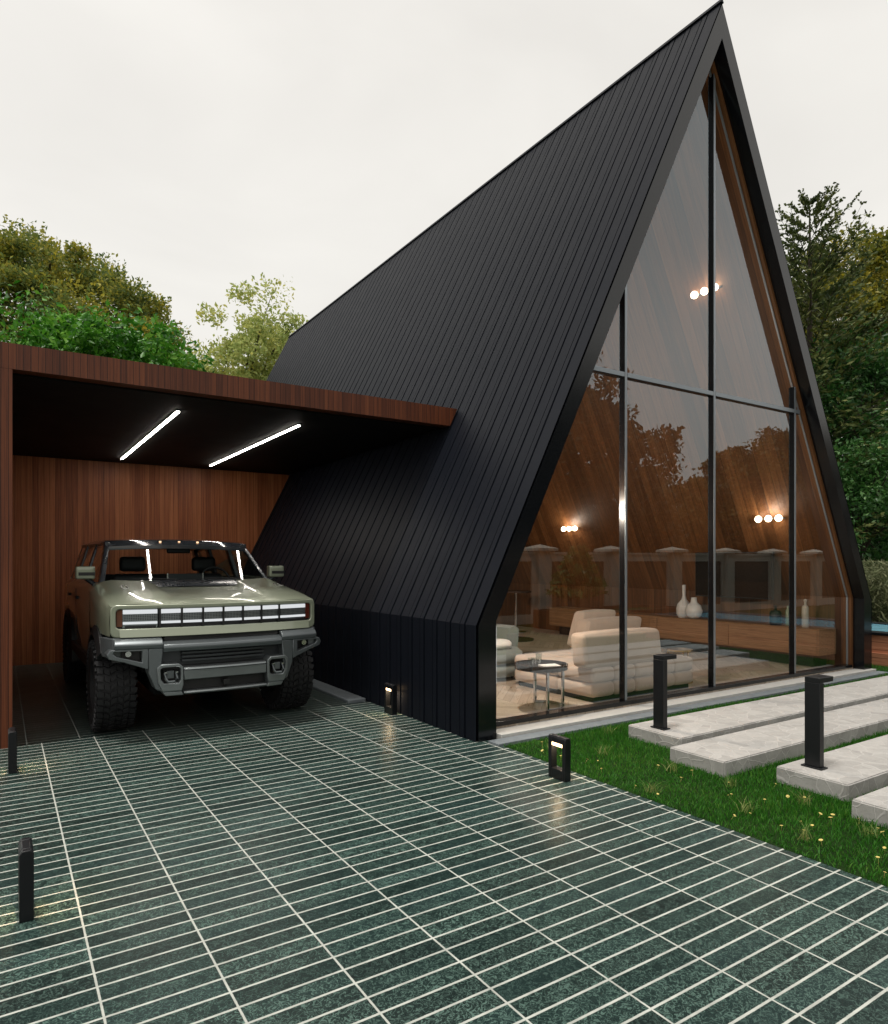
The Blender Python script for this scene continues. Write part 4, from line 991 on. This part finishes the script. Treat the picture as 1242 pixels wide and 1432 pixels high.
# wheel arches
for sg in (-1,1):
    for vc in (.80,4.03):
        b = CB(); rings = []
        for k in range(15):
            a = R(-8+(150 if vc < 2 else 196)*k/14); ca, sa = math.cos(a), math.sin(a)
            rings.append([W(sg*x,vc+r_*ca*1.02,.46+r_*sa) for x,r_ in ((.95,.50),(1.085,.50),(1.09,.53),(1.06,.60),(.95,.60))])
        b.loft(rings); b.build('wheel_arch', M['plastic'], car, smooth=40)
# wheels
def wheel(sg, vc):
    cx_, cy__ = CX+sg*.915, CV+vc; rr, hw = .445, .172
    b = MB(); b.lathe([(.18,-.12*1),(.215,-.13),(.225,-.05),(.225,.05),(.215,.13),(.18,.12),(.17,.0)], (cx_,cy__,.455),'x',32)
    n = 6
    for k in range(n):
        a = 2*math.pi*k/n; 
        for da in (-.16,.16):
            c1,s1_ = math.cos(a+da*.4), math.sin(a+da*.4); c2,s2_ = math.cos(a+da), math.sin(a+da)
            xo = cx_+sg*.125
            b.tube([(xo-sg*.03,cy__+.05*c1,.455+.05*s1_),(xo,cy__+.12*c2,.455+.12*s2_),(xo-sg*.01,cy__+.21*c2,.455+.21*s2_)],[.022,.018,.02],6)
    b.lathe([(.001,.0),(.07,.0),(.06,.02*sg),(.001,.025*sg)],(cx_+sg*.11,cy__,.455),'x',20)
    wh = b.build('wheel', M['rim'], car, smooth=40)
    b = MB(); prof = [(.222,-.13),(.25,-.165),(.33,-.182),(.40,-.175),(.432,-hw+.01),(.436,-.08),(.437,0),(.436,.08),(.432,hw-.01),(.40,.175),(.33,.182),(.25,.165),(.222,.13)]
    b.lathe(prof,(cx_,cy__,.455),'x',64)
    def block(a,da,x0,x1,sk,r0=.432,r1=.4555):
        P = []
        for r_ in (r0,r1):
            for (xx,aa) in ((x0,a-da),(x1,a-da+sk),(x1,a+da+sk),(x0,a+da)):
                P.append((cx_+xx, cy__+r_*math.cos(aa), .455+r_*math.sin(aa)))
        b.hexa(P)
    N = 38
    for k in range(N):
        a = 2*math.pi*k/N; j = (k%2)*.006
        block(a,.055,.118,.168+j,.02); block(a+.04,.055,-.168-j,-.118,.02)
        block(a+.02,.048,.062,.108,-.05); block(a+.06,.048,-.108,-.062,.05)
        block(a,.046,.004,.053,.06); block(a+.083,.046,-.053,-.004,-.06)
        for s_ in (-1,1):   # shoulder lugs on the sidewall
            P = []
            for (r0,xx) in ((.385,.176),(.436,.172)):
                for aa in (a-.035,a+.035): P.append((r0,xx,aa))
            q_ = [P[0],P[1],P[3],P[2]]
            b.hexa([(cx_+s_*x,cy__+r*math.cos(aa),.455+r*math.sin(aa)) for r,x,aa in q_]+[(cx_+s_*(x+.012),cy__+r*math.cos(aa),.455+r*math.sin(aa)) for r,x,aa in q_])
    b.build('tyre', M['rubber'], wh, smooth=30)
for sg in (-1,1):
    for vc in (.80,4.03): wheel(sg,vc)
# --- greenhouse
def Z(x,v,z): return (CX+x, CV+v, z)
WB, WH = 1.36, 2.02      # windscreen base and header stations
hx = {1.36:(.885,1.487),2.02:(.79,1.895)}
# roof
b = CB(); rows = []
for v,xe,z in ((1.93,.785,1.893),(2.04,.80,1.948),(2.25,.81,1.972),(3.2,.81,1.985),(4.3,.80,1.975),(4.75,.78,1.93)):
    rows.append([Z(x,v+ (fr(x)*.35 if v < 2.3 else 0),zz) for x,zz in ((-xe-.035,z-.06),(-xe,z-.018),(-xe*.6,z),(0,z+.008),(xe*.6,z),(xe,z-.018),(xe+.035,z-.06))])
b.loft(rows, closed=False); b.loft([[ (p[0],p[1]+.0,p[2]-.045) for p in r] for r in rows], closed=False)
b.loft([[ (p[0],p[1],p[2]-.045) for p in rows[0]], rows[0]], closed=False)
roof = b.build('roof', M['darkglass'], car, smooth=50, merge=1e-4)
b = CB()
for x in (-.22,0.0,.22): b.box(CX+x-.012,CX+x+.012,CV+2.0,CV+2.02,1.93,1.948)
b.build('marker_lamp', mat_emit('amber_marker',(1,.62,.35),1.3), roof)
# pillars
b = CB()
for sg in (-1,1):
    def bar(p0,p1,w,d):
        b.hexa([Z(sg*p0[0],p0[1],p0[2]),Z(sg*(p0[0]-w),p0[1],p0[2]),Z(sg*(p0[0]-w),p0[1]+d,p0[2]),Z(sg*p0[0],p0[1]+d,p0[2]),Z(sg*p1[0],p1[1],p1[2]),Z(sg*(p1[0]-w),p1[1],p1[2]),Z(sg*(p1[0]-w),p1[1]+d,p1[2]),Z(sg*p1[0],p1[1]+d,p1[2])])
    bar((.955,WB+.05,1.45),(.825,2.05,1.915),.055,.10); bar((.975,2.75,1.44),(.835,2.80,1.93),.05,.12); bar((.975,3.85,1.44),(.835,3.85,1.93),.05,.16); bar((.96,4.75,1.44),(.82,4.62,1.93),.06,.14)
    b.hexa([Z(sg*.83,2.0,1.875),Z(sg*.775,2.0,1.875),Z(sg*.775,4.7,1.905),Z(sg*.83,4.7,1.905),Z(sg*.835,2.0,1.925),Z(sg*.775,2.0,1.925),Z(sg*.775,4.7,1.945),Z(sg*.835,4.7,1.945)])
b.hexa([Z(-.80,2.0,1.862),Z(.80,2.0,1.862),Z(.80,2.07,1.862),Z(-.80,2.07,1.862),Z(-.80,1.99,1.90),Z(.80,1.99,1.90),Z(.80,2.07,1.915),Z(-.80,2.07,1.915)])
b.build('window_pillars', M['pillar'], car, bevel=.008)
b = CB(); rows = []
for k in range(6):
    f = k/5; v = WB-.01+(2.01-WB)*f; xe = .895+(.79-.895)*f; z = 1.472+(1.885-1.472)*f
    rows.append([Z(x,v+.05*(x/xe)**2*.9-.03,z) for x in np.linspace(-xe,xe,9)])
b.loft(rows, closed=False); b.build('windscreen', M['carglass'], car, smooth=60)
for sg in (-1,1):
    b = CB()
    for (v0,v1,vt0,vt1) in ((WB+.18,2.74,2.16,2.79),(2.88,3.84,2.93,3.84),(4.02,4.74,4.02,4.60)):
        b.hexa([Z(sg*.955,v0,1.452),Z(sg*.95,v0,1.452),Z(sg*.95,v1,1.452),Z(sg*.955,v1,1.452),Z(sg*.828,vt0,1.90),Z(sg*.823,vt0,1.90),Z(sg*.823,vt1,1.90),Z(sg*.828,vt1,1.90)])
    b.build('side_window', M['carglass'] , car)
# dark cowl panel on the bonnet and wipers
b = CB(); b.loft([[Z(x,v,z) for x in np.linspace(-xw,xw,7)] for v,z,xw in ((1.02,1.4245,.44),(1.06,1.448,.44),(1.30,1.488,.50),(1.335,1.482,.52))], closed=False)
b.loft([[Z(x,v,z) for x in np.linspace(-xw,xw,9)] for v,z,xw in ((1.325,1.484,.90),(1.40,1.470,.90))], closed=False)
b.build('cowl_panel', M['pillar'], body, smooth=40)
b = CB()
for x0,x1 in ((-.62,-.10),(.10,.66)): b.tube([Z(x0+.45,1.30,1.492),Z(x0+.3,1.33,1.50),Z(x0,1.36,1.502)],[.012,.009,.006],6)
b.build('wiper', M['plastic'], car)
# dashboard, seats, steering wheel
b = CB(); b.rbox(CX-.86,CX+.86,CV+1.42,CV+1.85,1.25,1.465,.06,4); b.box(CX-.2,CX+.2,CV+1.68,CV+1.72,1.46,1.55)
b.build('dashboard', M['seat'], car, smooth=50)
b = CB(); b.box(CX-.21,CX-.195,CV+1.66,CV+1.675,1.46,1.56); b.box(CX+.195,CX+.21,CV+1.66,CV+1.675,1.46,1.56); b.build('screen_trim', M['bright'], car)
for sg in (-1,1):
    x = sg*.44
    b = CB(); b.rbox(CX+x-.25,CX+x+.25,CV+2.55,CV+2.72,.95,1.54,.07,4); st_ = b.build('seat', M['seat'], car, smooth=50)
    b = CB(); b.rbox(CX+x-.155,CX+x+.155,CV+2.56,CV+2.67,1.57,1.76,.05,4); b.build('headrest', M['seat'], st_, smooth=50)
b = CB(); b.tube([Z(.44+.19*math.cos(a),2.02+.06*math.sin(a),1.44+.18*math.sin(a)) for a in np.linspace(0,2*math.pi,25)[:-1]], .015, 8, True)
b.tube([Z(.25,2.02,1.44),Z(.63,2.02,1.44)],.014,6); b.build('steering_wheel', M['plastic'], car, smooth=60)
b = CB(); b.rbox(CX-.14,CX+.14,CV+2.02,CV+2.06,1.80,1.86,.018,3); b.build('rear_view_mirror', M['plastic'], car, smooth=50)
b = CB(); b.box(CX-.94,CX+.94,CV+1.86,CV+4.7,.62,.95); b.box(CX-.72,CX+.72,CV+3.5,CV+3.62,.95,1.52); b.build('cabin_floor', M['seat'], car)
# mirrors
for sg in (-1,1):
    b = CB(); xa,xb = sorted((sg*.98,sg*1.175))
    b.rbox(CX+xa,CX+xb,CV+1.52,CV+1.64,1.502,1.645,.022,3); mr = b.build('side_mirror', M['paint'], car, smooth=50)
    b = CB(); b.box(CX+xa+.03,CX+xb-.006,CV+1.512,CV+1.5195,1.545,1.58); b.build('mirror_inset', M['plastic'], mr)
    b = CB(); b.tube([Z(sg*.96,1.62,1.40),Z(sg*1.0,1.60,1.46),Z(sg*1.06,1.59,1.51)],[.03,.026,.03],8); b.build('mirror_arm', M['pillar'], mr, smooth=50)
# bonnet details: washer plate on each side, door seams and handles
for sg in (-1,1):
    b = CB(); x = sg*.80
    pts = [Z(x-.028,.60,1.424),Z(x+.02,.60,1.424),Z(x+.028,.82,1.446),Z(x-.0,.85,1.448),Z(x-.03,.74,1.438)]
    b.tube(pts,.0055,6,True); b.build('bonnet_badge', M['bright'], body)
    b = CB(); 
    for v in (2.86,): b.box(CX+sg*1.058-.003,CX+sg*1.058+.004,CV+v,CV+v+.012,.66,1.36)
    b.build('door_seam', M['plastic'], car)
    for v in (2.55,3.6):
        b = CB(); xa,xb = sorted((sg*1.055,sg*1.085)); b.box(CX+xa,CX+xb,CV+v,CV+v+.22,1.24,1.275); b.build('door_handle', M['plastic'], car, bevel=.006)
    b = CB(); xa,xb = sorted((sg*.95,sg*1.07)); b.box(CX+xa,CX+xb,CV+1.42,CV+3.40,.54,.66); b.build('side_sill', M['plastic'], car, bevel=.01)
# ------------------------------------------------------------------ light, sky, camera
w = bpy.data.worlds.new('World'); S.world = w; w.use_nodes = True; nt = w.node_tree; nt.nodes.clear()
out = nt.nodes.new('ShaderNodeOutputWorld'); tc = nt.nodes.new('ShaderNodeTexCoord')
SUN_EL, SUN_AZ = R(80), R(-92)                 # azimuth measured from +Y towards +X
sk = nt.nodes.new('ShaderNodeTexSky'); sk.sky_type = 'NISHITA'; sk.sun_disc = False; sk.sun_elevation = SUN_EL; sk.sun_rotation = SUN_AZ; sk.air_density = 1.0; sk.dust_density = 4
b1 = nt.nodes.new('ShaderNodeBackground'); b1.inputs[1].default_value = .03; nt.links.new(sk.outputs[0], b1.inputs[0])
mp = nt.nodes.new('ShaderNodeMapping'); mp.inputs['Scale'].default_value = (1,1,2.2); nt.links.new(tc.outputs['Generated'], mp.inputs[0])
no = nt.nodes.new('ShaderNodeTexNoise'); no.inputs['Scale'].default_value = 2.1; no.inputs['Detail'].default_value = 6; no.inputs['Roughness'].default_value = .48; no.inputs['Distortion'].default_value = .5
nt.links.new(mp.outputs[0], no.inputs['Vector'])
rp = nt.nodes.new('ShaderNodeValToRGB'); e = rp.color_ramp.elements; e[0].position = .34; e[0].color = (.61,.575,.505,1); e[1].position = .66; e[1].color = (.69,.655,.58,1)
nt.links.new(no.outputs[0], rp.inputs[0])
b2 = nt.nodes.new('ShaderNodeBackground'); b2.inputs[1].default_value = 1.0; nt.links.new(rp.outputs[0], b2.inputs[0])
ad = nt.nodes.new('ShaderNodeAddShader'); nt.links.new(b1.outputs[0], ad.inputs[0]); nt.links.new(b2.outputs[0], ad.inputs[1]); nt.links.new(ad.outputs[0], out.inputs[0])
sl = bpy.data.lights.new('sun','SUN'); sl.energy = 1.5; sl.angle = R(10); sl.color = (1,.96,.90)
so = bpy.data.objects.new('sun', sl); COL.objects.link(so); so.location = (0,0,30)
from mathutils import Vector
dv = Vector((math.sin(SUN_AZ)*math.cos(SUN_EL), math.cos(SUN_AZ)*math.cos(SUN_EL), math.sin(SUN_EL)))
so.rotation_euler = (-dv).to_track_quat('-Z','Y').to_euler()
cam = bpy.data.cameras.new('camera'); co = bpy.data.objects.new('camera', cam); COL.objects.link(co); S.camera = co
co.location = (0,0,1.7); co.rotation_euler = (R(90),0,-math.atan(621/953))
cam.sensor_fit = 'HORIZONTAL'; cam.sensor_width = 36; cam.lens = 953/1242*36; cam.shift_y = 69/1242; cam.clip_start = .05; cam.clip_end = 2000
S.view_settings.view_transform = 'Standard'; S.view_settings.look = 'None'; S.view_settings.exposure = .33; S.view_settings.gamma = 1
S.view_settings.use_curve_mapping = False
cy_ = S.cycles; cy_.use_denoising = True; cy_.max_bounces = 10; cy_.diffuse_bounces = 4; cy_.glossy_bounces = 4; cy_.transmission_bounces = 6; cy_.transparent_max_bounces = 24
cy_.caustics_reflective = False; cy_.caustics_refractive = False; cy_.sample_clamp_indirect = 6
try: cy_.denoiser = 'OPENIMAGEDENOISE'; cy_.denoising_input_passes = 'RGB_ALBEDO_NORMAL'
except Exception: pass
